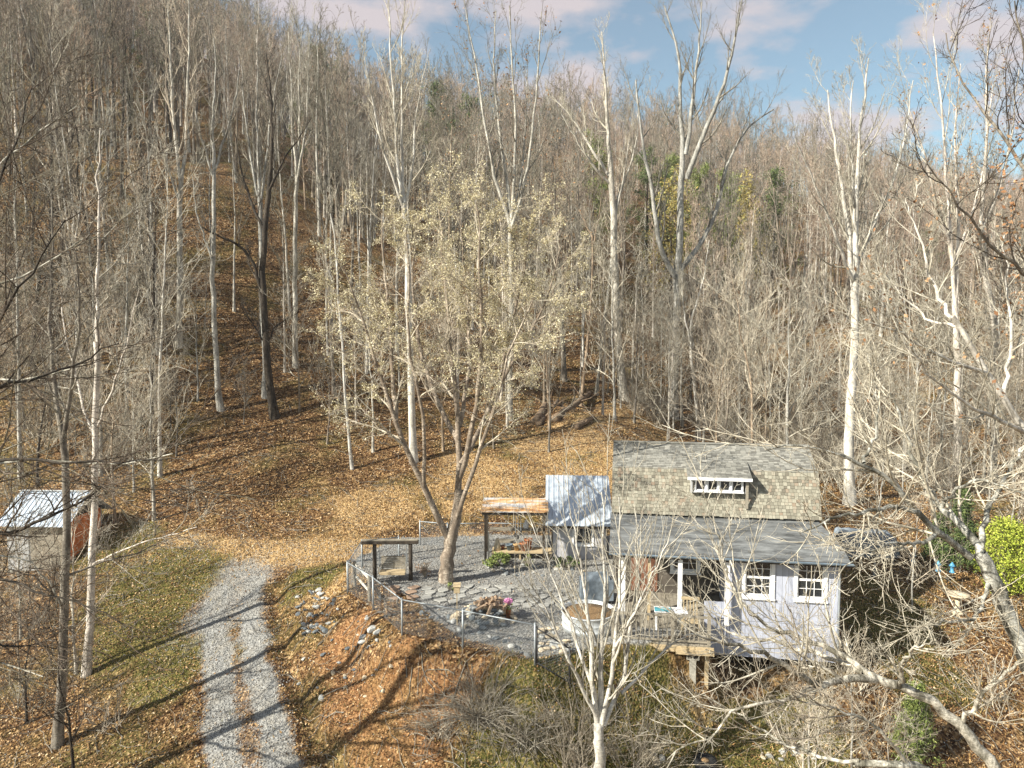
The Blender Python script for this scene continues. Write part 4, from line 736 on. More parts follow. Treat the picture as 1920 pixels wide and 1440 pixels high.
#@@PART3
# ------------------------------------------------------------ hand-placed trees
def custom(name, label, cat, limbs, baseY, bk, tw, K=14, br=(9, 0.34, 0.6, 0.14), sub=(6, 0.42), tw_n=(5, 4), leaf=None, rmin=0.006, up=0.14, t0=0.3, extra=None, seed=1, wob=0.12, base=None, subwob=0.16):
    """limbs: list of (pixel way points [(px,py,dY)], r0 px, r1 px); distance from camera baseY+dY"""
    r = np.random.default_rng(seed); Ps, Rs = [], []
    for pts, ra, rb in limbs:
        w_ = [np.append(at(a, b_, baseY+d), 0) for a, b_, d in pts]; sl = 0.86 if baseY > 33 else 1.0; ra, rb = ra*sl, rb*sl; p = resamp(w_, K)[:, :3]; n_ = r.normal(size=(K, 3))*0.03; n_[0] = 0; Ps.append(p+n_)
        q = np.linspace(0, 1, K); Rs.append((ra*(1-q)+rb*q)*baseY/FPX)
    P = np.stack(Ps); R = np.stack(Rs); o0 = P[0, 0].copy()
    if base is not None: o0 = np.array(base, float)
    t = thing(name, label, cat, o0); P = P-o0
    R[0, 0] *= 1.35; R[0, 1] *= 1.12
    tr = [(*tubes(P, R, 9), 0)]; Pl, Rl = P[1:] if len(P) > 1 else P, R[1:] if len(P) > 1 else R
    b = grow(Pl, Rl, br[0], t0, 1.0, br[2], br[1], r, Lt=0.35, up=up, wob=wob, K=8, rr=0.55, rmin=0.014); b = (b[0], b[1])
    c = grow(*b, sub[0], 0.2, 1, 0.65, sub[1], r, up=up, wob=subwob, K=6, rmin=0.009, rr=0.6); tg = twigs([b, c], r, tw_n, rmin, up=up)
    cr = [(*tubes(*b, 5), 0), (*tubes(*c, 4), 0)]+[(*tubes(*q, 3), 0) for q in tg]; ml = [M[tw]]
    if leaf:
        Q = np.concatenate([q[0][:, 1:].reshape(-1, 3) for q in tg]+[c[0][:, 2:].reshape(-1, 3)]); Q = Q[r.random(len(Q)) < leaf[1]]
        if len(leaf) > 4: Q = Q[(wav(Q[:, 0]*1.0+Q[:, 2]*0.7, Q[:, 1]+Q[:, 2], 0.9, seed) > leaf[4])]
        cr.append((*leaves(Q, leaf[2], r, 0.6, leaf[3]), 1)); ml.append(M[leaf[0]])
    Vv, Ff, _ = pack(tr); link('trunk', new_mesh('trunk', Vv, Ff, M[bk], smooth=True), t); Vv, Ff, mi = pack(cr); link('crown', new_mesh('crown', Vv, Ff, ml, mi), t)
    return t
def based(px, py): p = G(px, py); return p[1]
# the river birch on the patio
custom('river_birch', 'many stemmed river birch with flaky bark and pale yellow leaves on the gravel patio', 'tree', [
 ([(834, 1104, 0), (838, 1060, 0), (846, 1010, 0), (856, 960, 0), (862, 920, 0)], 15, 9),
 ([(842, 1012, 0), (820, 965, -0.2), (795, 915, -0.4), (770, 865, -0.6), (742, 790, -0.8), (712, 700, -1), (680, 600, -1.2), (645, 500, -1.5)], 7, 1),
 ([(742, 790, -0.8), (738, 700, 0.1), (730, 600, 0.6), (720, 500, 1), (715, 400, 1.2)], 5, 1),
 ([(795, 915, -0.4), (800, 820, -1), (780, 720, -1.6), (760, 600, -2), (770, 500, -2.3), (760, 430, -2.5)], 4, 1),
 ([(858, 955, 0), (862, 880, 0), (862, 800, 0.3), (850, 700, 0.5), (838, 580, 0.6), (830, 450, 0.8), (822, 390, 0.8)], 7, 1),
 ([(862, 830, 0.2), (838, 790, 0.8), (810, 730, 1.4), (785, 640, 1.8), (770, 520, 2.2), (790, 400, 2.4)], 5.5, 1),
 ([(860, 900, 0), (878, 850, -0.5), (892, 770, -1), (905, 650, -1.4), (900, 520, -1.6), (905, 430, -1.8), (895, 380, -1.8)], 6, 1),
 ([(864, 870, 0), (892, 820, 0.5), (920, 760, 0.9), (950, 690, 1.2), (1000, 620, 1.5), (1035, 540, 1.6), (1050, 460, 1.7)], 5.5, 1),
 ([(920, 760, 0.9), (940, 700, 0), (960, 600, -0.6), (985, 500, -1), (995, 420, -1.2)], 4, 1),
 ([(850, 985, 0), (880, 900, -0.9), (915, 800, -1.6), (940, 730, -2), (960, 640, -2.4), (1000, 560, -2.8)], 5, 1),
 ([(862, 800, 0.3), (882, 700, 1.4), (880, 600, 2), (868, 480, 2.3), (862, 400, 2.4)], 4.5, 1)],
 28.6, 'bark_birch', 'twig_pale', br=(12, 0.26, 0.8, 0.14), sub=(7, 0.45), tw_n=(6, 3), leaf=('leaf_birch', 1.0, 0.052, 0.045, -0.22), up=0.0, t0=0.32, seed=21, rmin=0.0055)
birch = [o for o in C.objects if o.get('label', '').startswith('many stemmed river birch')][0]; tr_ = birch.children[0].data; co_ = np.empty(len(tr_.vertices)*3, np.float32); tr_.vertices.foreach_get('co', co_); co_ = co_.reshape(-1, 3)
r = np.random.default_rng(4); ring = co_[:len(co_)//9*9].reshape(-1, 9, 3); cen_ = ring.mean(1, keepdims=True); pp = []
for k in range(9000):
    i = r.integers(0, len(ring)-1); 
    if (i+1) % 14 == 0 or cen_[i, 0, 2] > 7.5: continue
    j = r.integers(0, 9); f = r.random(); pp.append(ring[i, j]*(1-f)+ring[i+1, j]*f+(ring[i, j]-cen_[i, 0])*0.06)
Vv, Ff = leaves(np.array(pp), 0.11, r, 0.5); link('peeling_bark', new_mesh('peeling_bark', Vv, Ff, M['bark_curl']), birch)
EXTRA_TREES = [
 # label, base px, list of limbs relative ... (all way points in photo pixels, depth offsets in metres)
 ('tall pale tree forking into three great limbs above the log bank', 'bark_pale', 'twig', (1262, 785), [([(1262, 790, 0), (1265, 700, 0), (1268, 600, 0), (1270, 520, 0), (1275, 420, 0), (1278, 330, 0)], 10, 6.5), ([(1270, 525, 0), (1240, 480, -.5), (1228, 430, -.8), (1230, 380, -1), (1212, 320, -1.2), (1200, 230, -1.4), (1192, 150, -1.6)], 6, 1.6), ([(1272, 510, 0), (1305, 470, .8), (1335, 425, 1.4), (1350, 370, 1.8), (1365, 300, 2), (1400, 235, 2.2), (1450, 205, 2.6)], 6, 1.5), ([(1278, 335, 0), (1282, 280, 0), (1274, 200, .3), (1278, 120, .3), (1262, 60, .4), (1245, 10, .5)], 6, 1.2), ([(1285, 290, 0), (1296, 220, -.4), (1303, 150, -.6), (1312, 80, -.8), (1315, 5, -1)], 5, 1), ([(1288, 335, 0), (1320, 250, -1), (1345, 190, -1.6), (1370, 120, -2), (1382, 50, -2.3), (1392, -10, -2.5)], 6, 1.2)], 3, 0.6),
 ('thick pale trunk leaning slightly left at the edge of the ravine', 'bark_pale', 'twig_pale', (1172, 752), [([(1172, 756, 0), (1162, 690, 0), (1157, 600, 0), (1152, 500, 0), (1150, 400, 0), (1144, 300, 0)], 9.5, 6), ([(1144, 305, 0), (1138, 220, 0), (1134, 140, 0), (1128, 60, 0)], 5, 1), ([(1142, 330, 0), (1110, 280, .8), (1070, 215, 1.4), (1035, 180, 1.8)], 4, 1), ([(1144, 345, 0), (1110, 310, -.6), (1085, 270, -1), (1040, 195, -1.6)], 3, .8), ([(1148, 400, 0), (1170, 340, .6), (1190, 290, 1), (1200, 180, 1.4)], 3.5, .8)], 4, 0.55),
 ('white multi forked tree with a massive trunk behind the right end of the cottage', 'bark_white', 'twig_pale', (1592, 945), [([(1592, 950, 0), (1592, 860, 0), (1596, 750, 0), (1602, 640, 0), (1603, 550, 0)], 12, 7.5), ([(1601, 555, 0), (1596, 500, .4), (1590, 430, .7), (1575, 330, 1), (1560, 240, 1.2), (1550, 170, 1.4)], 6.5, 1.3), ([(1603, 552, 0), (1606, 480, 0), (1604, 400, 0), (1606, 300, 0), (1620, 200, -.2), (1630, 110, -.4)], 7, 1.2), ([(1601, 530, 0), (1575, 470, -1), (1555, 410, -1.6), (1530, 350, -2), (1520, 330, -2.4), (1490, 260, -2.8)], 4, .9), ([(1606, 500, 0), (1640, 420, 1), (1680, 330, 1.6), (1700, 240, 2), (1712, 150, 2.2)], 4, .9), ([(1606, 450, 0), (1600, 350, -.8), (1595, 240, -1.2), (1600, 150, -1.5)], 4, .9)], 5, 0.5),
 ('crooked black barked tree on the left hillside with a long bare bent limb', 'bark_dark', 'twig_dark', (515, 783), [([(515, 787, 0), (508, 730, 0), (500, 660, 0), (494, 590, 0), (492, 500, 0), (498, 420, 0), (505, 330, 0)], 9, 5), ([(493, 560, 0), (478, 500, -.3), (468, 480, -.5), (445, 455, -.9), (412, 445, -1.3), (380, 425, -1.7)], 4.5, 1.5), ([(505, 335, 0), (512, 260, 0), (508, 180, .3), (500, 100, .5)], 4.5, 1), ([(496, 640, 0), (478, 615, -.4), (462, 590, -.7), (450, 560, -.9)], 2.4, .8), ([(500, 650, 0), (512, 615, .4), (535, 600, .8), (560, 585, 1)], 2.2, .7), ([(498, 440, 0), (475, 390, .5), (455, 330, 1), (440, 250, 1.2)], 3.5, .8), ([(503, 360, 0), (530, 300, -.5), (560, 260, -.9), (585, 220, -1.2)], 3, .8)], 3, 0.7),
 ('slim smooth pale tree left of the black tree, its top splitting into a narrow fan', 'bark_pale', 'twig', (412, 768), [([(414, 772, 0), (406, 690, 0), (400, 600, 0), (399, 500, 0), (402, 400, 0), (402, 300, 0)], 6.5, 3.8), ([(402, 305, 0), (398, 220, 0), (405, 140, 0), (400, 70, 0)], 3.5, .8), ([(401, 500, 0), (385, 450, -.4), (370, 410, -.7), (360, 330, -.9)], 2.5, .8), ([(402, 320, 0), (425, 250, .5), (445, 170, .8), (450, 110, 1)], 3, .8), ([(402, 340, 0), (380, 270, -.5), (365, 200, -.7)], 2.6, .8)], 4, 0.55),
 ('tall pale tree with a double stem, third from the left on the open hillside', 'bark_pale', 'twig_pale', (335, 650), [([(335, 655, 0), (336, 560, 0), (338, 460, 0), (335, 370, 0), (340, 330, 0)], 7.5, 5), ([(338, 340, 0), (328, 260, 0), (322, 170, 0), (318, 60, 0), (315, 0, 0)], 4, 1), ([(340, 335, 0), (350, 260, .5), (352, 160, .8), (356, 60, 1), (352, -10, 1.2)], 4, 1), ([(336, 380, 0), (310, 300, -.8), (290, 230, -1.2)], 2.6, .8)], 4, 0.5),
 ('white trunk rising straight behind the patio birch to a tall open crown', 'bark_white', 'twig_pale', (775, 866), [([(776, 870, 0), (772, 780, 0), (770, 680, 0), (765, 560, 0), (762, 440, 0), (757, 380, 0)], 8.5, 5), ([(757, 385, 0), (742, 290, 0), (740, 190, 0), (732, 90, 0), (728, -10, 0)], 4, .9), ([(758, 380, 0), (752, 280, .5), (755, 180, .8), (752, 70, 1), (760, -20, 1.2)], 4, .9), ([(757, 390, 0), (720, 290, -.7), (700, 200, -1.1), (685, 110, -1.4)], 3.4, .8), ([(759, 400, 0), (775, 300, .2), (778, 220, .2), (800, 120, .2)], 3.4, .8)], 6, 0.45),
 ('slim white sapling leaning left on the slope left of the birch', 'bark_white', 'twig_pale', (660, 880), [([(661, 884, 0), (652, 800, 0), (645, 700, 0), (638, 600, 0), (632, 500, 0), (622, 400, 0)], 3.6, 1.6), ([(640, 640, 0), (630, 560, .5), (610, 480, .9)], 1.6, .6), ([(632, 500, 0), (640, 430, -.4), (650, 350, -.7)], 1.6, .6)], 5, 0.5),
 ('grey tree with russet leaves, forked halfway up, standing left of the fallen logs', 'bark_pale', 'twig', (957, 788), [([(957, 792, 0), (955, 700, 0), (960, 600, 0), (957, 500, 0), (957, 420, 0)], 6.5, 5), ([(957, 425, 0), (930, 340, 0), (912, 260, 0), (900, 160, 0), (880, 60, 0), (870, 0, 0)], 4, .9), ([(957, 420, 0), (950, 330, .6), (935, 240, 1), (925, 130, 1.4), (930, 20, 1.6)], 4, .9), ([(958, 420, 0), (965, 330, -.4), (968, 240, -.8), (960, 120, -1.2), (955, 10, -1.5)], 4, .9), ([(958, 430, 0), (990, 330, -.9), (1000, 230, -1.4), (1010, 120, -1.8), (1015, 20, -2)], 4, .9), ([(958, 440, 0), (975, 350, 1), (985, 260, 1.6), (990, 130, 1.8)], 3, .8)], 5, 0.45, ('leaf_russet', 0.035, 0.16, 0.1)),
 ('narrow pale trunk, leftmost of the two straight trees right of the black tree', 'bark_pale', 'twig_pale', (554, 688), [([(554, 692, 0), (554, 600, 0), (553, 500, 0), (554, 400, 0), (556, 340, 0)], 6, 4), ([(556, 345, 0), (550, 250, 0), (545, 160, 0), (540, 60, 0)], 3, .8), ([(556, 340, 0), (562, 240, .5), (560, 140, .8), (566, 50, 1)], 3, .8), ([(557, 340, 0), (575, 240, -.5), (578, 140, -.8), (580, 60, -1)], 3, .8)], 6, 0.4),
 ('pale trunk standing directly behind the crooked black tree', 'bark_pale', 'twig', (497, 745), [([(497, 750, 0), (496, 650, 0), (492, 550, 0), (490, 450, 0), (488, 380, 0)], 6, 4.4), ([(488, 385, 0), (484, 300, 0), (480, 200, 0), (486, 90, 0)], 3.6, .8), ([(488, 390, 0), (470, 300, .5), (458, 210, .8), (452, 120, 1)], 3, .8), ([(489, 380, 0), (500, 290, -.5), (512, 190, -.8), (530, 100, -1)], 3, .8)], 6, 0.4),
 ('slender leaning sapling left of the thick pale trunk by the ravine', 'bark_pale', 'twig_pale', (1116, 742), [([(1118, 745, 0), (1128, 650, 0), (1140, 550, 0), (1150, 450, 0), (1158, 380, 0)], 3.6, 2), ([(1140, 560, 0), (1148, 480, .5), (1146, 400, .8), (1155, 330, 1)], 2, .6), ([(1158, 385, 0), (1172, 320, -.4), (1180, 260, -.7)], 1.8, .6)], 4, 0.6),
 ('thin tree growing out of the end of the long fallen log', 'bark_tan', 'twig', (1087, 762), [([(1088, 768, 0), (1098, 680, 0), (1108, 570, 0), (1113, 480, 0), (1110, 440, 0)], 4, 2), ([(1110, 445, 0), (1090, 400, .5), (1070, 370, .8)], 1.8, .6), ([(1112, 460, 0), (1125, 400, -.4), (1130, 330, -.7)], 1.8, .6)], 4, 0.6),
 ('white slim trunk right of the great forked tree, standing at the ravine lip', 'bark_white', 'twig_pale', (1310, 825), [([(1311, 828, 0), (1306, 760, 0), (1298, 690, 0), (1292, 620, 0), (1300, 580, 0)], 4, 2.6), ([(1300, 585, 0), (1320, 520, .5), (1330, 450, .8)], 2, .7), ([(1293, 640, 0), (1280, 570, -.4), (1278, 500, -.7)], 2, .7)], 4, 0.6),
 ('crooked forked small tree just behind the cottage roof', 'bark_tan', 'twig', (1404, 838), [([(1402, 850, 0), (1408, 780, 0), (1412, 735, 0)], 5.5, 4.6), ([(1412, 738, 0), (1400, 690, 0), (1402, 610, 0), (1392, 540, 0), (1400, 460, 0)], 3.6, .8), ([(1412, 735, 0), (1425, 690, .5), (1435, 630, .8), (1440, 540, 1), (1420, 470, 1.2)], 3.4, .8)], 4, 0.6),
 ('bleached double stemmed tree at the right edge of the forest with scattered russet leaves', 'bark_white', 'twig_pale', (1795, 890), [([(1795, 900, 0), (1797, 800, 0), (1796, 700, 0), (1793, 600, 0), (1790, 560, 0)], 8.5, 6), ([(1790, 565, 0), (1782, 460, 0), (1775, 360, 0), (1770, 250, 0), (1758, 140, 0), (1750, 60, 0)], 4.5, .9), ([(1792, 560, 0), (1796, 450, .5), (1795, 350, .8), (1790, 240, 1), (1800, 120, 1.2)], 4.5, .9), ([(1782, 460, 0), (1750, 360, -1), (1730, 270, -1.6), (1700, 190, -2)], 3, .8), ([(1794, 480, 0), (1830, 380, 1), (1850, 280, 1.5), (1860, 160, 1.8)], 3, .8)], 4, 0.5, ('leaf_russet', 0.05, 0.15, 0.1)),
 ('tall bare tree with two slim leaders far up the right edge', 'bark_pale', 'twig', (1860, 900), [([(1860, 905, 0), (1868, 780, 0), (1872, 640, 0), (1850, 520, 0), (1838, 420, 0)], 8, 5.4), ([(1838, 425, 0), (1845, 330, 0), (1850, 240, 0), (1848, 120, 0), (1860, 40, 0)], 4, .9), ([(1840, 430, 0), (1880, 340, .8), (1900, 240, 1), (1910, 130, 1.2)], 3.6, .8), ([(1850, 520, 0), (1810, 420, -.8), (1790, 330, -1.2)], 3, .8)], 4, 0.5, ('leaf_russet', 0.05, 0.15, 0.1)),
]
for e in EXTRA_TREES:
    lab, bk, tw, bs, limbs, brn, ang = e[:7]; lf = e[7] if len(e) > 7 else None; Yb = based(*bs)
    custom('bare_tree', lab, 'tree', limbs, Yb, bk, tw, br=(9, 0.28, ang+0.1, 0.14), sub=(6, 0.45), tw_n=(4, 2), leaf=lf, up=0.17, t0=0.12, seed=bs[0], wob=0.08, subwob=0.12, rmin=0.0105)
# foreground small tree, bottom centre
Yf = 19.6
custom('bare_tree', 'multi stemmed bare pale sapling in the bottom foreground in front of the stock tank', 'tree', [
 ([(1126, 1500, 0), (1126, 1440, 0), (1124, 1390, 0), (1124, 1358, 0)], 13, 9),
 ([(1122, 1370, 0), (1112, 1290, 0), (1108, 1200, .1), (1098, 1120, .2), (1088, 1040, .3), (1070, 960, .4)], 6, 1),
 ([(1126, 1362, 0), (1128, 1280, .2), (1128, 1200, .3), (1132, 1120, .4), (1130, 1020, .5), (1128, 920, .6)], 6.5, 1),
 ([(1128, 1362, 0), (1142, 1290, -.2), (1150, 1220, -.3), (1160, 1140, -.4), (1165, 1040, -.5), (1160, 930, -.6)], 5, 1),
 ([(1132, 1360, 0), (1165, 1300, .4), (1175, 1250, .5), (1184, 1160, .6), (1200, 1080, .7), (1190, 960, .8)], 5, .9),
 ([(1120, 1345, 0), (1090, 1290, -.4), (1062, 1230, -.6), (1045, 1190, -.7), (1020, 1130, -.9), (985, 1080, -1)], 4.5, .8),
 ([(1165, 1300, .4), (1200, 1270, .8), (1240, 1220, 1.2), (1290, 1190, 1.6), (1320, 1180, 1.8)], 3.5, .8),
 ([(1112, 1290, 0), (1080, 1200, .7), (1050, 1110, 1.1), (1010, 1010, 1.4), (990, 960, 1.6)], 3.5, .7),
 ([(1150, 1220, -.3), (1190, 1150, -.9), (1230, 1060, -1.3), (1260, 1000, -1.6)], 3.2, .7)],
 Yf, 'bark_white', 'twig_pale', br=(10, 0.45, 0.42, 0.14), sub=(3, 0.45), tw_n=(2, 1), up=0.09, t0=0.12, seed=5, rmin=0.005, wob=0.07, subwob=0.1)
# lichen-covered foreground trees, right
custom('lichen_tree', 'big lichen covered tree leaning in from the right with two arching limbs over the yard', 'tree', [
 ([(2010, 1420, 0), (1960, 1300, 0), (1900, 1180, 0), (1872, 1110, 0), (1850, 1065, 0), (1835, 1040, 0)], 19, 13),
 ([(1838, 1045, 0), (1826, 1000, .2), (1790, 975, .5), (1755, 950, .8), (1725, 895, 1.2), (1705, 850, 1.5), (1690, 780, 1.8), (1670, 740, 2)], 8, 2),
 ([(1820, 1045, 0), (1780, 1015, -.2), (1740, 990, -.4), (1720, 955, -.6), (1690, 925, -.8), (1650, 885, -1), (1600, 858, -1.2), (1520, 838, -1.5), (1440, 845, -1.8)], 7, 1.4),
 ([(1720, 960, -.6), (1680, 948, -1), (1630, 955, -1.4), (1570, 972, -1.8), (1500, 1000, -2.2)], 5, 1),
 ([(1755, 1000, -.3), (1720, 1022, -1), (1685, 1014, -1.6), (1640, 1030, -2.2), (1580, 1058, -2.6)], 4, 1),
 ([(1858, 1085, 0), (1835, 1160, -.8), (1800, 1165, -1.4), (1760, 1160, -2), (1730, 1182, -2.4)], 4, 1.6),
 ([(1838, 1030, 0), (1850, 960, .6), (1880, 900, 1), (1920, 840, 1.4), (1970, 780, 1.8)], 6, 1.5),
 ([(1760, 955, .8), (1785, 925, .4), (1810, 905, 0), (1860, 900, -.5), (1920, 930, -1)], 4, 1.2),
 ([(1620, 868, -1.2), (1640, 820, -.6), (1650, 740, 0), (1630, 660, .4)], 3, .8)],
 15.2, 'bark_lichen', 'twig_pale', K=18, br=(12, 0.48, 0.62, 0.14), sub=(5, 0.45), tw_n=(3, 1), up=0.05, t0=0.12, seed=11, rmin=0.005, wob=0.08, subwob=0.1)
custom('lichen_tree', 'low mossy limb of a pale tree reaching across the bottom right corner towards the deck', 'tree', [
 ([(1990, 1620, 0), (1900, 1500, 0), (1840, 1400, 0), (1780, 1340, 0), (1720, 1300, 0), (1650, 1275, 0), (1630, 1268, 0)], 14, 8),
 ([(1640, 1270, 0), (1600, 1240, .2), (1560, 1215, .3), (1500, 1195, .4), (1440, 1175, .5), (1390, 1130, .6), (1370, 1050, .7)], 6.5, 1.5),
 ([(1640, 1275, 0), (1590, 1270, -.3), (1530, 1290, -.6), (1490, 1260, -.9), (1440, 1225, -1.2), (1370, 1208, -1.6), (1300, 1190, -2)], 8, 1.6),
 ([(1620, 1262, 0), (1570, 1235, .9), (1500, 1215, 1.4), (1430, 1200, 1.8), (1370, 1190, 2.1), (1320, 1150, 2.3)], 6, 1.4),
 ([(1690, 1290, 0), (1688, 1250, -.6), (1710, 1220, -1), (1750, 1198, -1.4)], 4.5, 1),
 ([(1390, 1140, .6), (1360, 1080, .9), (1350, 1020, 1.1), (1330, 950, 1.3), (1310, 900, 1.4)], 3, .8),
 ([(1530, 1290, -.6), (1460, 1320, -1), (1390, 1320, -1.3), (1340, 1380, -1.6), (1250, 1420, -1.9)], 4, 1),
 ([(1800, 1360, 0), (1840, 1300, -.6), (1890, 1260, -1), (1960, 1200, -1.5)], 5, 1.4)],
 13.4, 'bark_lichen', 'twig_pale', K=18, br=(11, 0.45, 0.6, 0.14), sub=(4, 0.45), tw_n=(3, 1), up=0.07, t0=0.1, seed=14, rmin=0.0045, wob=0.08, subwob=0.1)
custom('lichen_tree', 'dark mottled bough crossing the very bottom right corner', 'tree', [
 ([(2000, 1700, 0), (1920, 1560, 0), (1820, 1470, 0), (1700, 1432, 0), (1600, 1425, 0)], 12, 6),
 ([(1610, 1426, 0), (1540, 1420, .2), (1480, 1400, .4), (1430, 1370, .6), (1380, 1335, .8), (1300, 1300, 1)], 4, 1),
 ([(1700, 1432, 0), (1660, 1380, -.3), (1600, 1340, -.6), (1560, 1325, -.9), (1480, 1310, -1.2)], 4, 1)],
 12.5, 'bark_lichen', 'twig', K=14, br=(10, 0.5, 0.6, 0.14), sub=(5, 0.45), tw_n=(4, 2), up=0.08, t0=0.1, seed=17, rmin=0.0045, wob=0.08, subwob=0.1)
custom('bare_tree', 'smooth white bough slanting up from the right edge in front of the ravine woods', 'tree', [
 ([(2150, 1150, 0), (2060, 1020, 0), (1990, 900, 0), (1920, 810, 0), (1870, 730, 0), (1820, 640, 0), (1780, 590, 0)], 10, 4.5),
 ([(1785, 598, 0), (1760, 560, .2), (1740, 500, .4), (1720, 430, .6), (1700, 370, .8)], 4, .9),
 ([(1850, 700, 0), (1790, 680, -.6), (1730, 650, -1), (1680, 620, -1.4), (1620, 600, -1.8)], 4, .9),
 ([(1800, 615, 0), (1740, 600, .8), (1690, 560, 1.2), (1660, 500, 1.6)], 3, .8),
 ([(1920, 810, 0), (1860, 780, -.8), (1810, 760, -1.4), (1740, 700, -2), (1690, 640, -2.4)], 4.5, .9),
 ([(1880, 745, 0), (1900, 640, .6), (1890, 540, 1), (1880, 440, 1.3)], 4, .9)],
 17.5, 'bark_white', 'twig_pale', K=16, br=(12, 0.48, 0.6, 0.14), sub=(6, 0.45), tw_n=(3, 1), up=0.06, t0=0.1, seed=18, rmin=0.0055, wob=0.08, subwob=0.1, leaf=('leaf_russet', 0.02, 0.1, 0.05))
custom('bare_tree', 'tall bare tree off the right edge with clumps of brown leaves against the sky', 'tree', [
 ([(2120, 1200, 0), (2090, 900, 0), (2060, 650, 0), (2040, 500, 0)], 14, 9),
 ([(2045, 520, 0), (1980, 400, .5), (1930, 330, .9), (1860, 230, 1.3), (1800, 150, 1.6), (1770, 60, 1.8)], 5, 1),
 ([(2050, 600, 0), (1980, 540, -.5), (1900, 500, -.9), (1840, 440, -1.3), (1790, 370, -1.6), (1740, 310, -2)], 5, 1),
 ([(2040, 500, 0), (1990, 350, -.4), (1950, 220, -.8), (1920, 100, -1), (1900, 0, -1.2)], 5, 1),
 ([(2060, 650, 0), (2000, 640, .8), (1940, 600, 1.2), (1880, 560, 1.6), (1840, 500, 1.9)], 4, 1)],
 18.5, 'bark_grey', 'twig_dark', K=16, br=(9, 0.36, 0.65, 0.14), sub=(6, 0.42), tw_n=(4, 3), up=0.1, t0=0.2, seed=28, rmin=0.0045, wob=0.15, leaf=('leaf_russet', 0.16, 0.10, 0.07, 0.35))
# foreground trees, left
custom('bare_tree', 'banded white trunk in the left foreground right of the rust red shed wall', 'tree', [
 ([(162, 1268, 0), (168, 1180, 0), (172, 1080, 0), (178, 960, 0), (180, 850, 0), (178, 740, 0), (185, 640, 0)], 7.5, 4.6),
 ([(185, 645, 0), (180, 560, .2), (188, 460, .4), (180, 360, .6), (190, 240, .8)], 4, .9),
 ([(182, 800, 0), (215, 720, -.6), (240, 640, -1), (262, 540, -1.3)], 2.6, .7),
 ([(180, 830, 0), (150, 740, .6), (125, 650, 1), (110, 540, 1.3)], 2.8, .7),
 ([(172, 1060, 0), (230, 1030, -.8), (300, 1008, -1.4), (370, 990, -1.9)], 2.2, .6)],
 based(162, 1266), 'bark_white', 'twig_pale', br=(9, 0.4, 0.8, 0.14), sub=(5, 0.42), tw_n=(4, 3), up=0.1, t0=0.1, seed=31, wob=0.14)
custom('bare_tree', 'grey trunk in the left foreground in front of the storage shed', 'tree', [
 ([(108, 1400, 0), (116, 1300, 0), (120, 1180, 0), (122, 1050, 0), (125, 930, 0), (118, 820, 0)], 9, 6),
 ([(118, 825, 0), (100, 720, .2), (92, 600, .4), (100, 480, .6), (95, 360, .8)], 5, 1),
 ([(118, 830, 0), (135, 720, -.4), (150, 600, -.7), (145, 470, -1)], 4.5, 1),
 ([(124, 960, 0), (160, 930, -.9), (185, 920, -1.4), (240, 850, -1.9)], 2.4, .7),
 ([(120, 1150, 0), (100, 1110, -.7), (60, 1080, -1.2), (0, 1060, -1.6)], 2.6, .7),
 ([(122, 1080, 0), (170, 1060, .6), (260, 1035, 1), (340, 1000, 1.3)], 2.2, .7)],
 based(108, 1398), 'bark_grey', 'twig', br=(9, 0.4, 0.8, 0.14), sub=(5, 0.42), tw_n=(4, 3), up=0.08, t0=0.1, seed=33, wob=0.15)
custom('dark_tree', 'dark spreading tree just outside the left edge with drooping limbs crossing the shed', 'tree', [
 ([(-170, 1500, 0), (-160, 1250, 0), (-150, 1000, 0), (-140, 800, 0), (-130, 600, 0)], 16, 9),
 ([(-150, 1020, 0), (-60, 1010, 0), (20, 1000, 0), (80, 975, 0), (140, 945, 0), (190, 910, 0)], 6, 1.5),
 ([(-150, 900, 0), (-70, 790, .3), (0, 715, .6), (70, 716, .9), (130, 690, 1.1), (220, 640, 1.4)], 5, 1.2),
 ([(-145, 850, 0), (-60, 700, -.5), (0, 600, -.8), (60, 500, -1.1), (120, 420, -1.3)], 5, 1),
 ([(-150, 1100, 0), (-60, 1080, -.5), (20, 1090, -.9), (110, 1120, -1.2), (200, 1150, -1.4)], 4, 1),
 ([(-140, 700, 0), (-80, 520, .4), (-20, 380, .8), (30, 260, 1.1), (60, 160, 1.3)], 5, 1),
 ([(-155, 1200, 0), (-60, 1190, .5), (0, 1210, .9), (100, 1215, 1.2)], 3.5, 1),
 ([(-150, 980, 0), (-50, 870, -.8), (50, 860, -1.2), (150, 870, -1.6), (300, 860, -2)], 4.5, 1)],
 17.0, 'bark_dark', 'twig_dark', K=16, br=(12, 0.48, 0.62, 0.14), sub=(6, 0.45), tw_n=(3, 1), up=0.04, t0=0.12, seed=35, wob=0.1, subwob=0.13, rmin=0.006)
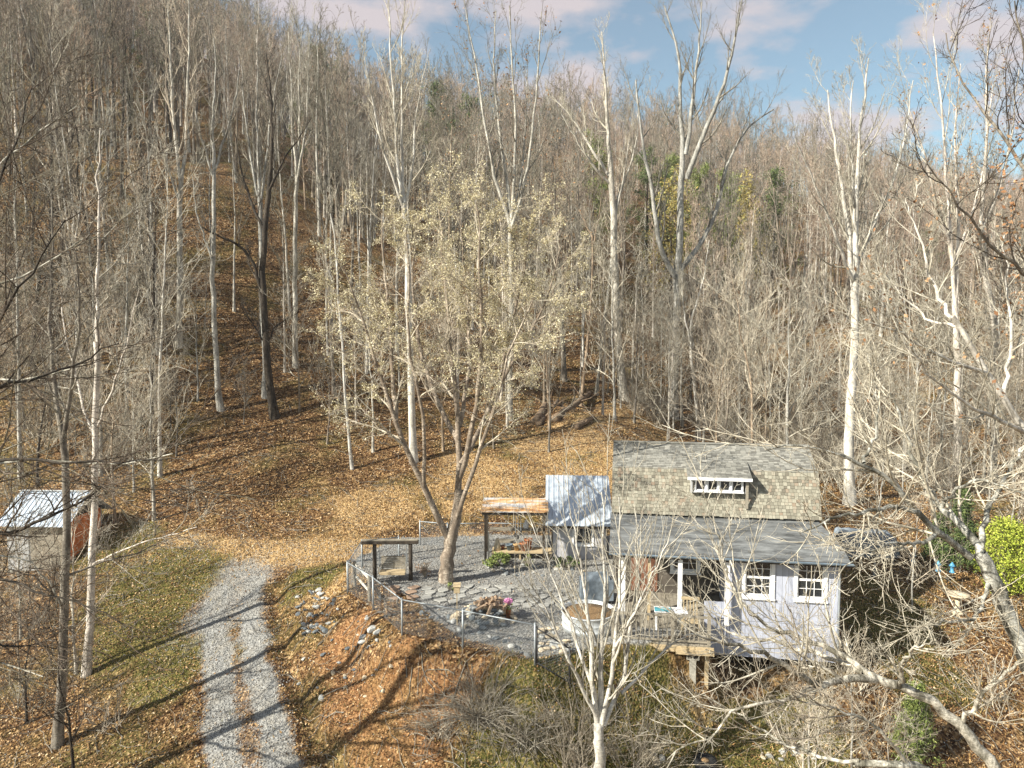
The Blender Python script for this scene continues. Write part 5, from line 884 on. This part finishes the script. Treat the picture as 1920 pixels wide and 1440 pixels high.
custom('bare_tree', 'pale tree outside the left edge with thin curved whitish limbs over the left woods', 'tree', [
 ([(-330, 1500, 0), (-310, 1150, 0), (-290, 900, 0), (-270, 700, 0)], 14, 9),
 ([(-290, 900, 0), (-150, 760, 0), (-40, 705, 0), (30, 716, 0), (90, 706, 0), (130, 690, 0)], 5, 1.2),
 ([(-285, 850, 0), (-130, 640, .5), (-20, 540, .8), (80, 500, 1), (180, 430, 1.3)], 5, 1),
 ([(-300, 1000, 0), (-140, 900, -.5), (0, 862, -.8), (110, 862, -1), (220, 880, -1.3), (330, 850, -1.6)], 5, 1),
 ([(-300, 1100, 0), (-140, 1050, .5), (0, 1040, .9), (70, 1052, 1.1), (100, 1100, 1.3), (115, 1140, 1.4)], 4, 1),
 ([(-270, 700, 0), (-120, 480, .4), (-20, 330, .8), (60, 250, 1.1), (150, 200, 1.3)], 5, 1),
 ([(-310, 1150, 0), (-150, 1190, -.5), (0, 1245, -.8), (80, 1265, -1)], 4, 1)],
 18.5, 'bark_lichen', 'twig_mid', K=16, br=(11, 0.45, 0.62, 0.14), sub=(5, 0.45), tw_n=(3, 1), up=0.04, t0=0.25, seed=37, wob=0.09, subwob=0.12, rmin=0.006)
# ------------------------------------------------------------ filler trees, each an object
HX = [(a, b_) for a, b_ in [hp(-8.3, -3, 0)[:2], hp(0.8, -1, 0)[:2], hp(0.8, 7.4, 0)[:2], hp(-8.3, 7.4, 0)[:2]]]
placed = []
def clear(x, y, d):
    for a, b_ in placed:
        if (a-x)**2+(b_-y)**2 < d*d: return False
    return True
def scatter(n, pxr, Yr, keys, Hr, label, group, dmin=2.2, name='bare_tree', cat='tree', cond=None, tries=4000):
    k = 0
    while k < n and tries > 0:
        tries -= 1; px_ = random.uniform(*pxr); Y = math.sqrt(random.uniform(Yr[0]**2, Yr[1]**2)); X = (px_-960)/FPX*Y
        if not clear(X, Y, dmin) or (cond and not cond(px_, Y)): continue
        placed.append((X, Y)); place(random.choice(keys), X, Y, random.uniform(*Hr), label, group, cat, name); k += 1
P_ = ['poplar%d' % i for i in range(5)]; FK = ['fork0', 'fork1', 'fork2']; U = ['under%d' % i for i in range(4)]; DK = ['dark0', 'dark1']
scatter(26, (-60, 300), (40, 62), P_+FK+DK+U, (13, 20), 'bare forest tree on the near slope behind the storage shed', 'trees on the near slope behind the storage shed')
scatter(32, (-60, 640), (64, 92), P_+P_+FK+DK, (16, 23), 'bare forest tree high on the steep left hillside', 'trees high on the left hillside', 2.6, cond=lambda a, y: not (360 < a < 600 and y < 84))
scatter(9, (290, 640), (50, 64), P_, (13, 20), 'slim bare tree on the open leaf covered slope', 'slim trees on the open leafy slope', 4)
scatter(30, (640, 1100), (54, 88), P_+P_+FK, (13, 20), 'bare forest tree on the slope behind the birch crown', 'trees on the slope behind the birch', 2.6)
scatter(24, (1060, 1400), (54, 84), P_+FK+DK+U, (8, 14), 'bare tree in the ravine behind the log bank', 'trees in the ravine behind the log bank', 2.6)
scatter(38, (1380, 2000), (46, 86), P_+FK+['oak1']+U, (8, 15), 'bare tree in the tangled woods behind the right of the cottage', 'trees in the woods right of the cottage', 2.6)
scatter(6, (820, 1060), (60, 84), ['oak0', 'oak1'], (16, 21), 'tree still holding russet leaves above the birch', 'russet leaved trees above the birch', 4)
scatter(36, (1330, 1960), (38, 58), ['under0', 'under2', 'under3', 'under2'], (6, 12), 'thin understory sapling in the thicket behind the cottage', 'saplings in the thicket behind the cottage', 1.5, 'sapling', 'sapling', cond=lambda a, y: y > 41 or a > 1620)
scatter(26, (-60, 330), (37.5, 52), U, (5, 11), 'thin understory sapling around the storage shed', 'saplings around the storage shed', 1.6, 'sapling', 'sapling', cond=lambda a, y: not (a < 190 and y < 41))
scatter(14, (640, 1080), (44, 58), ['under2', 'under0', 'under3'], (6, 12), 'thin sapling on the leafy slope behind the birch stems', 'saplings behind the birch stems', 2, 'sapling', 'sapling')
scatter(20, (1130, 1420), (52, 64), U, (7, 14), 'thin sapling at the lip of the ravine', 'saplings at the lip of the ravine', 2, 'sapling', 'sapling')
scatter(7, (290, 640), (43, 60), ['under2', 'under0', 'under3'], (4, 9), 'thin pale sapling on the open leafy slope', 'saplings on the open leafy slope', 2.4, 'sapling', 'sapling')
scatter(7, (-80, 130), (20, 30), U, (5, 8), 'brushy sapling in the shaded lower left corner', 'saplings in the lower left corner', 2, 'sapling', 'sapling')
scatter(6, (1640, 1960), (26, 36), ['under2', 'under3'], (4, 8), 'bare sapling in the right side yard', 'saplings in the right side yard', 2, 'sapling', 'sapling')
scatter(5, (1480, 1700), (18.5, 21.5), ['under2'], (4, 5.6), 'thin upright sapling at the lower right in front of the cottage corner', 'saplings in front of the cottage corner', 1, 'sapling', 'sapling')
# evergreens
for px_, pt_, Y, key, lab in ((1112, 256, 98, 'pine1', 'round green pine above the thick pale trunk'), (1215, 260, 102, 'pine0', 'dark pine just left of the great forked tree'), (1252, 274, 104, 'pine1', 'light green pine behind the great forked tree'), (1310, 264, 102, 'pine1', 'bright green pine between the great limbs of the forked tree'), (1368, 280, 100, 'pine1', 'light green pine right of the great limbs of the forked tree'), (1455, 268, 98, 'pine0', 'dark pine furthest right of the row across the ravine'),
        (1262, 316, 92, 'goldpine', 'golden tree at the left of the row across the ravine'), (1405, 310, 94, 'goldpine', 'large golden tree at the right of the row across the ravine'), (820, 120, 108, 'pine0', 'dark evergreen high behind the birch, left of the russet leaves'), (872, 160, 104, 'pine0', 'dark evergreen right beside another, high behind the birch'), (598, 95, 112, 'pine0', 'dark evergreen near the ridge of the left hill'), (560, 250, 96, 'pine1', 'light green pine lower on the left hill')):
    p = at(px_, pt_, Y); g = hz(p[0], p[1]); o = place(key, p[0], p[1], max(9, min(17, p[2]-g)), lab, None, 'evergreen', 'pine_tree'); 
def bush(name, label, cat, px_, py_, key_m, rx, rz_, n, size, narrow=0.5, conic=0.0, twigm='twig', group=None, cz_=None, seed=1):
    r = np.random.default_rng(seed); p = G(px_, py_); t = thing(name, label, cat, p, group=group)
    st = nrm(np.stack([r.normal(size=16)*0.5, r.normal(size=16)*0.5, np.ones(16)], 1))*rz_*0.95; Pp = np.linspace(0, 1, 6)[None, :, None]*st[:, None]; Pp[:, :, :2] *= rx/rz_; Rr = np.linspace(0.02, 0.006, 6)[None]*np.ones((16, 1))
    b_ = grow(Pp, Rr, 8, 0.2, 1, 0.8, 0.4, r, up=0.1, K=5, rmin=0.005); Vv, Ff, _ = pack([(*tubes(Pp, Rr, 4), 0), (*tubes(*b_, 3), 0)]); link('stem', new_mesh('stem', Vv, Ff, M[twigm]), t)
    cl = r.random((int(n/45)+4, 3)); a_ = cl[:, 0]*6.28; zz_ = cl[:, 1]**0.8; rad = rx*np.sqrt(cl[:, 2])*np.where(conic, 1-zz_*0.9, np.sqrt(np.maximum(0.08, 1-(2*zz_-1)**2)))
    cen = np.stack([rad*np.cos(a_), rad*np.sin(a_), 0.08+zz_*rz_], 1); Q = cen[r.integers(0, len(cen), n)]+r.normal(size=(n, 3))*min(rx, rz_)*0.11; Vv, Ff = leaves(Q, size, r, narrow); link('foliage', new_mesh('foliage', Vv, Ff, M[key_m]), t); return t
bush('evergreen_shrub', 'dark green conifer behind the pale arching limbs in the right side yard', 'shrub', 1800, 1075, 'needle', 0.95, 3.6, 9000, 0.16, 0.25, 1, seed=2)
bush('evergreen_shrub', 'lower dark green conifer beside the tall one in the right side yard', 'shrub', 1760, 1060, 'needle', 0.8, 2.2, 6000, 0.15, 0.25, 1, seed=8)
bush('flowering_shrub', 'bright lime yellow shrub at the right edge', 'shrub', 1885, 1115, 'leaf_lime', 1.25, 3.0, 8000, 0.10, 0.6, 0, seed=3)
bush('evergreen_shrub', 'small bright green conical shrub near the bottom right corner', 'shrub', 1712, 1425, 'needle_light', 0.8, 2.3, 9000, 0.11, 0.3, 1, seed=4)
bush('green_plant', 'low green leafy plant in the bed in front of the potting shelter', 'plant', 930, 1062, 'needle_light', 0.62, 0.45, 900, 0.11, 0.5, 0, seed=5)
bush('green_plant', 'pale green tuft in the bed below the orange pots', 'plant', 988, 1062, 'leaf_lime', 0.28, 0.42, 260, 0.09, 0.3, 0, seed=6)
bush('green_plant', 'dark green plant in the bed below the garden shed', 'plant', 1060, 1064, 'needle', 0.7, 0.35, 700, 0.1, 0.5, 0, seed=7)
bush('green_plant', 'small green weed at the foot of the birch', 'plant', 845, 1108, 'needle_light', 0.24, 0.2, 220, 0.07, 0.5, 0, seed=9)
bush('dry_shrub', 'small dry brown shrub at the right post of the swing arbor', 'shrub', 797, 1082, 'leaf_russet', 0.4, 0.6, 260, 0.05, 0.4, 0, seed=10)
def brush(name, label, px_, py_, n, H, spread, tw, group=None, seed=1, arch=-0.06):
    r = np.random.default_rng(seed); p = G(px_, py_); t = thing(name, label, 'shrub', p, group=group)
    K = 8; d = nrm(np.stack([r.normal(size=n)*spread, r.normal(size=n)*spread, np.ones(n)], 1)); cur = np.stack([r.normal(size=n)*0.22, r.normal(size=n)*0.22, np.zeros(n)-0.1], 1); Ln = H*(0.5+0.7*r.random(n)); pts = [cur]
    for k in range(K-1): d = nrm(d+r.normal(size=(n, 3))*0.09+np.array([0, 0, arch])); cur = cur+d*(Ln/(K-1))[:, None]; pts.append(cur)
    P = np.stack(pts, 1); R = np.linspace(0.016, 0.007, K)[None]*np.ones((n, 1)); a = grow(P, R, 7, 0.25, 1, 0.5, 0.35, r, up=0.05, K=5, rmin=0.0045, wob=0.18); b_ = grow(*a, 3, 0.2, 1, 0.6, 0.5, r, up=0.05, K=4, rmin=0.004, wob=0.2)
    Vv, Ff, _ = pack([(*tubes(P, R, 4), 0), (*tubes(*a, 3), 0)]); link('stem', new_mesh('stem', Vv, Ff, M[tw]), t); Vv, Ff, _ = pack([(*tubes(*b_, 3), 0)]); link('crown', new_mesh('crown', Vv, Ff, M[tw]), t); return t
brush('dry_shrub', 'large dry arching brown brush below the patio fence', 905, 1350, 110, 2.1, 0.6, 'twig', seed=51, arch=-0.13)
brush('dry_shrub', 'smaller brown brush clump below the gate', 975, 1400, 60, 1.5, 0.6, 'twig', seed=52, arch=-0.13)
brush('dry_shrub', 'low brown brush clump left of the large arching one', 825, 1375, 50, 1.2, 0.6, 'twig', seed=53, arch=-0.15)
brush('twiggy_shrub', 'upright greenish twiggy shrub left of the foreground sapling', 1075, 1455, 50, 2.6, 0.3, 'twig', seed=54)
brush('twiggy_shrub', 'upright greenish twiggy shrub right of the foreground sapling', 1185, 1455, 45, 2.5, 0.35, 'twig', seed=55)
for i, (a_, c_) in enumerate(((1600, 1290), (1480, 1400), (1860, 1330), (60, 1180), (30, 1330), (200, 1370), (130, 1120))):
    brush('dry_shrub', ['bare shrub on the lawn at the lower right', 'bare shrub on the slope under the left foreground trees'][i > 2], a_, c_, 16, 1.5, 0.45, 'twig_pale' if i < 3 else 'twig', ['bare shrubs on the lower right lawn', 'bare shrubs under the left trees'][i > 2], seed=60+i)
tm = [brush('dry_shrub', 'tangled bare brush along the forest edge', 1560, 880, 26, 2.6, 0.5, 'twig', 'brush along the forest edge', seed=90), brush('dry_shrub', 'tangled bare brush along the forest edge', 1680, 900, 26, 2.6, 0.5, 'twig_pale', 'brush along the forest edge', seed=91)]
for i in range(60):
    px_ = random.choice((random.uniform(1330, 1960),)*3+(random.uniform(-40, 330),)*2+(random.uniform(1180, 1330),)); Y = random.uniform(40, 62) if px_ > 1330 else (random.uniform(38, 62) if px_ < 400 else random.uniform(53, 66)); X = (px_-960)/FPX*Y; s = tm[i % 2]
    if px_ < 190 and Y < 41: continue
    o = s.copy(); C.objects.link(o); o.location = (X, Y, hz(X, Y)); o.rotation_euler[2] = random.random()*6.28; f_ = random.uniform(0.7, 1.6); o.scale = (f_, f_, f_*random.uniform(0.8, 1.3))
    for ch in s.children: c2 = ch.copy(); C.objects.link(c2); c2.parent = o
# ------------------------------------------------------------ far woods (one stuff object, instanced)
fc_ = bpy.data.collections.new('far_tree_sources')
for i in range(7):
    kd = ['poplar', 'fork', 'poplar', 'oak', 'fork', 'poplar', 'pine'][i]; (a, b_) = tree_data(kd, 300+i, 18, 0.2, 0.75 if kd != 'pine' else 0.6)
    Vv, Ff, mi = pack([(a[0], a[1], 0), (b_[0], b_[1], 1)]); mi = np.concatenate([np.zeros(len(a[1]), int), 1+b_[2]])
    o = bpy.data.objects.new('far_tree', new_mesh('far_tree', Vv, Ff, [M[['bark_pale', 'bark_grey', 'bark_white', 'bark_tan', 'bark_grey', 'bark_tan', 'bark_dark'][i]], M[['twig_far', 'twig_mid', 'twig_far', 'twig_far', 'twig', 'twig_far', 'twig_dark'][i]], M['needle' if kd == 'pine' else 'leaf_russet']], mi)); fc_.objects.link(o)
pts = []; r = np.random.default_rng(77)
n_c = 9000; pxs = r.uniform(-250, 2170, n_c); Ys = np.sqrt(r.uniform(80**2, 250**2, n_c)); keep = r.random(n_c) < np.where(Ys < 150, 0.5, 0.3)
keep &= ~((pxs > 1090) & (pxs < 1490) & (Ys > 84) & (Ys < 104) & (r.random(n_c) < 0.7)); pxs, Ys = pxs[keep], Ys[keep]; Xs = (pxs-960)/FPX*Ys; Zs = height(Xs, Ys)-0.3
me = bpy.data.meshes.new('far_woods'); me.vertices.add(len(Xs)); me.vertices.foreach_set('co', np.stack([Xs, Ys, Zs], -1).astype(np.float32).ravel())
def att(nm, ty, data, key='value'):
    a = me.attributes.new(nm, ty, 'POINT'); a.data.foreach_set(key, data.ravel())
att('rot', 'FLOAT_VECTOR', np.stack([r.normal(size=len(Xs))*0.03, r.normal(size=len(Xs))*0.03, r.random(len(Xs))*6.28], -1).astype(np.float32), 'vector')
att('scl', 'FLOAT', (r.uniform(0.5, 1.05, len(Xs))).astype(np.float32)); idx = r.integers(0, 6, len(Xs)); idx[r.random(len(Xs)) < 0.02] = 6; att('idx', 'INT', idx.astype(np.int32))
fw_ = link('far_woods', me, kind='stuff', label='dense bare winter woods covering the far hills up to the skyline', cat='woods')
ng = bpy.data.node_groups.new('far_woods', 'GeometryNodeTree'); ng.interface.new_socket('Geometry', in_out='INPUT', socket_type='NodeSocketGeometry'); ng.interface.new_socket('Geometry', in_out='OUTPUT', socket_type='NodeSocketGeometry')
gi = ng.nodes.new('NodeGroupInput'); go = ng.nodes.new('NodeGroupOutput'); ip = ng.nodes.new('GeometryNodeInstanceOnPoints'); ci = ng.nodes.new('GeometryNodeCollectionInfo'); m2p = ng.nodes.new('GeometryNodeMeshToPoints')
ci.inputs['Collection'].default_value = fc_; ci.inputs['Separate Children'].default_value = True; ci.inputs['Reset Children'].default_value = True
ng.links.new(gi.outputs[0], m2p.inputs[0]); ng.links.new(m2p.outputs[0], ip.inputs['Points']); ng.links.new(ci.outputs[0], ip.inputs['Instance']); ip.inputs['Pick Instance'].default_value = True
def na(nm, ty, sock):
    n = ng.nodes.new('GeometryNodeInputNamedAttribute'); n.data_type = ty; n.inputs['Name'].default_value = nm; ng.links.new(n.outputs['Attribute'], ip.inputs[sock])
na('idx', 'INT', 'Instance Index'); na('rot', 'FLOAT_VECTOR', 'Rotation'); na('scl', 'FLOAT', 'Scale'); ng.links.new(ip.outputs[0], go.inputs[0])
md = fw_.modifiers.new('instances', 'NODES'); md.node_group = ng
# ------------------------------------------------------------ air
hm = bpy.data.materials.new('haze'); hm.use_nodes = True; t_ = hm.node_tree; t_.nodes.remove(t_.nodes['Principled BSDF']); pv = t_.nodes.new('ShaderNodeVolumePrincipled'); pv.inputs['Color'].default_value = (0.86, 0.87, 0.92, 1); pv.inputs['Density'].default_value = 0.00028; pv.inputs['Anisotropy'].default_value = 0.0
t_.links.new(pv.outputs[0], t_.nodes['Material Output'].inputs['Volume'])
MB().box(-640, 640, -70, 930, -16, 110).build('haze', hm, kind='stuff')
# ------------------------------------------------------------ leaf litter, grass, gravel
def scatter_pts(n, Y0, Y1, pw=2.0, umax=0.78, seed=0):
    r = np.random.default_rng(seed); Y = (Y0**pw+(Y1**pw-Y0**pw)*r.random(n))**(1/pw); X = r.uniform(-umax, umax, n)*Y; return X, Y, r
X, Y, r = scatter_pts(720000, 19.5, 78, 0.9, seed=1); a_, g_, c_, s_ = masks(X, Y)
dens = (1-np.clip(a_*1.3, 0, 0.985))*(1-0.5*g_*(wav(X, Y, 2.6, 41) > -0.1))*(1-0.7*c_)*(1-0.25*s_)*(0.6+0.38*wav(X, Y, 1.7, 31)+0.35*wav(X, Y, 0.7, 33)); dens *= 1-0.94*((polysd(X, Y, HX) < 0.3)); dens *= 1-0.85*(1-ss(0.5, 1.7, segdist(X, Y, SAND[2:])+wav(X, Y, 1.1, 11)*0.4)); kp = r.random(len(X)) < dens; X, Y = X[kp], Y[kp]; Z = height(X, Y)
n = len(X); an = r.random(n)*6.28; sz = (0.05+0.045*r.random(n))*(1+np.maximum(Y-26, 0)*0.022); tl = r.normal(size=(n, 2))*0.45
ax = np.stack([np.cos(an), np.sin(an), tl[:, 0]], 1); bx_ = np.stack([-np.sin(an), np.cos(an), tl[:, 1]], 1)*0.6; c0 = np.stack([X, Y, Z+0.025+0.02*r.random(n)], 1); s1 = sz[:, None]*0.5
Vv = np.stack([c0-ax*s1, c0+bx_*s1, c0+ax*s1, c0-bx_*s1], 1).reshape(-1, 3); link('fallen_leaves', new_mesh('fallen_leaves', Vv, np.arange(n*4).reshape(n, 4), M['litter']), kind='stuff', label='brown and tan fallen leaves carpeting the slopes and bank', cat='leaves')
X, Y, r = scatter_pts(160000, 19.5, 44, 1.3, seed=2); a_, g_, c_, s_ = masks(X, Y); wgt = np.maximum(g_*(0.35+0.65*(wav(X, Y, 2.6, 41) > -0.1)), s_*0.8)*(1-a_*0.97)+0.12*(1-a_); wgt *= (polysd(X, Y, HX) > 0.2); kp = r.random(len(X)) < wgt; X, Y = X[kp], Y[kp]; Z = height(X, Y); n = len(X)
isg = (g_[kp] > s_[kp]*0.9)|(r.random(n) < 0.1); hh = (0.05+0.11*r.random(n)); an = r.random(n)*6.28; d = np.stack([np.cos(an), np.sin(an), np.zeros(n)], 1)*0.016; tp = np.stack([r.normal(size=n)*0.05, r.normal(size=n)*0.05, hh], 1); c0 = np.stack([X, Y, Z], 1)
Vv = np.stack([c0-d, c0+d, c0+tp], 1).reshape(-1, 3); link('grass', new_mesh('grass', Vv, np.arange(n*3).reshape(n, 3), [M['blade'], M['straw']], np.where(isg, 0, 1)), kind='stuff', label='short green and straw coloured grass on the yard and verges', cat='grass')
X, Y, r = scatter_pts(150000, 19.8, 37, 1.5, seed=3); a_, g_, c_, s_ = masks(X, Y); kp = (r.random(len(X)) < a_*0.8+0.02) & (polysd(X, Y, HX) > 0.1); X, Y = X[kp], Y[kp]; Z = height(X, Y); n = len(X); an = r.random(n)*6.28; s1 = (0.016+0.022*r.random(n))[:, None]
tl = r.normal(size=(n, 2))*0.3; ax = np.stack([np.cos(an), np.sin(an), tl[:, 0]], 1); bx_ = np.stack([-np.sin(an), np.cos(an), tl[:, 1]], 1)*0.8; c0 = np.stack([X, Y, Z+0.012+0.01*r.random(n)], 1)
top = c0+np.array([0, 0, 0.018]); Vv = np.stack([c0-ax*s1, c0-bx_*s1, c0+ax*s1, c0+bx_*s1, top-ax*s1*.4+bx_*s1*.2, top+ax*s1*.4-bx_*s1*.2], 1).reshape(-1, 3); i0 = np.arange(n)*6
Ff = np.concatenate([np.stack([i0+a1, i0+b1, i0+c1], 1) for a1, b1, c1 in ((0, 1, 4), (1, 5, 4), (1, 2, 5), (2, 3, 5), (3, 4, 5), (3, 0, 4))]); link('gravel', new_mesh('gravel', Vv, Ff, M['pebble']), kind='stuff', label='loose grey gravel on the patio and the two drive tracks', cat='gravel')

X, Y, r = scatter_pts(5200, 20, 62, 1.4, seed=6); a_, g_, c_, s_ = masks(X, Y); kp = (a_ < 0.3) & (polysd(X, Y, HX) > 0.3); X, Y = X[kp], Y[kp]; n = len(X); an = r.random(n)*6.28; K = 6; ln = 0.35+1.3*r.random(n)**2; pts_ = []
for k in range(K):
    xx = X+np.cos(an)*ln*k/(K-1); yy = Y+np.sin(an)*ln*k/(K-1); an = an+r.normal(size=n)*0.12; pts_.append(np.stack([xx, yy, height(xx, yy)+0.04+0.05*r.random(n)], 1))
Vv, Ff = tubes(np.stack(pts_, 1), (0.006+0.014*r.random(n))[:, None]*np.linspace(1, 0.4, K)[None], 4); link('fallen_sticks', new_mesh('fallen_sticks', Vv, Ff, M['twig']), kind='stuff', label='thin fallen sticks lying among the leaves on the slopes', cat='sticks')
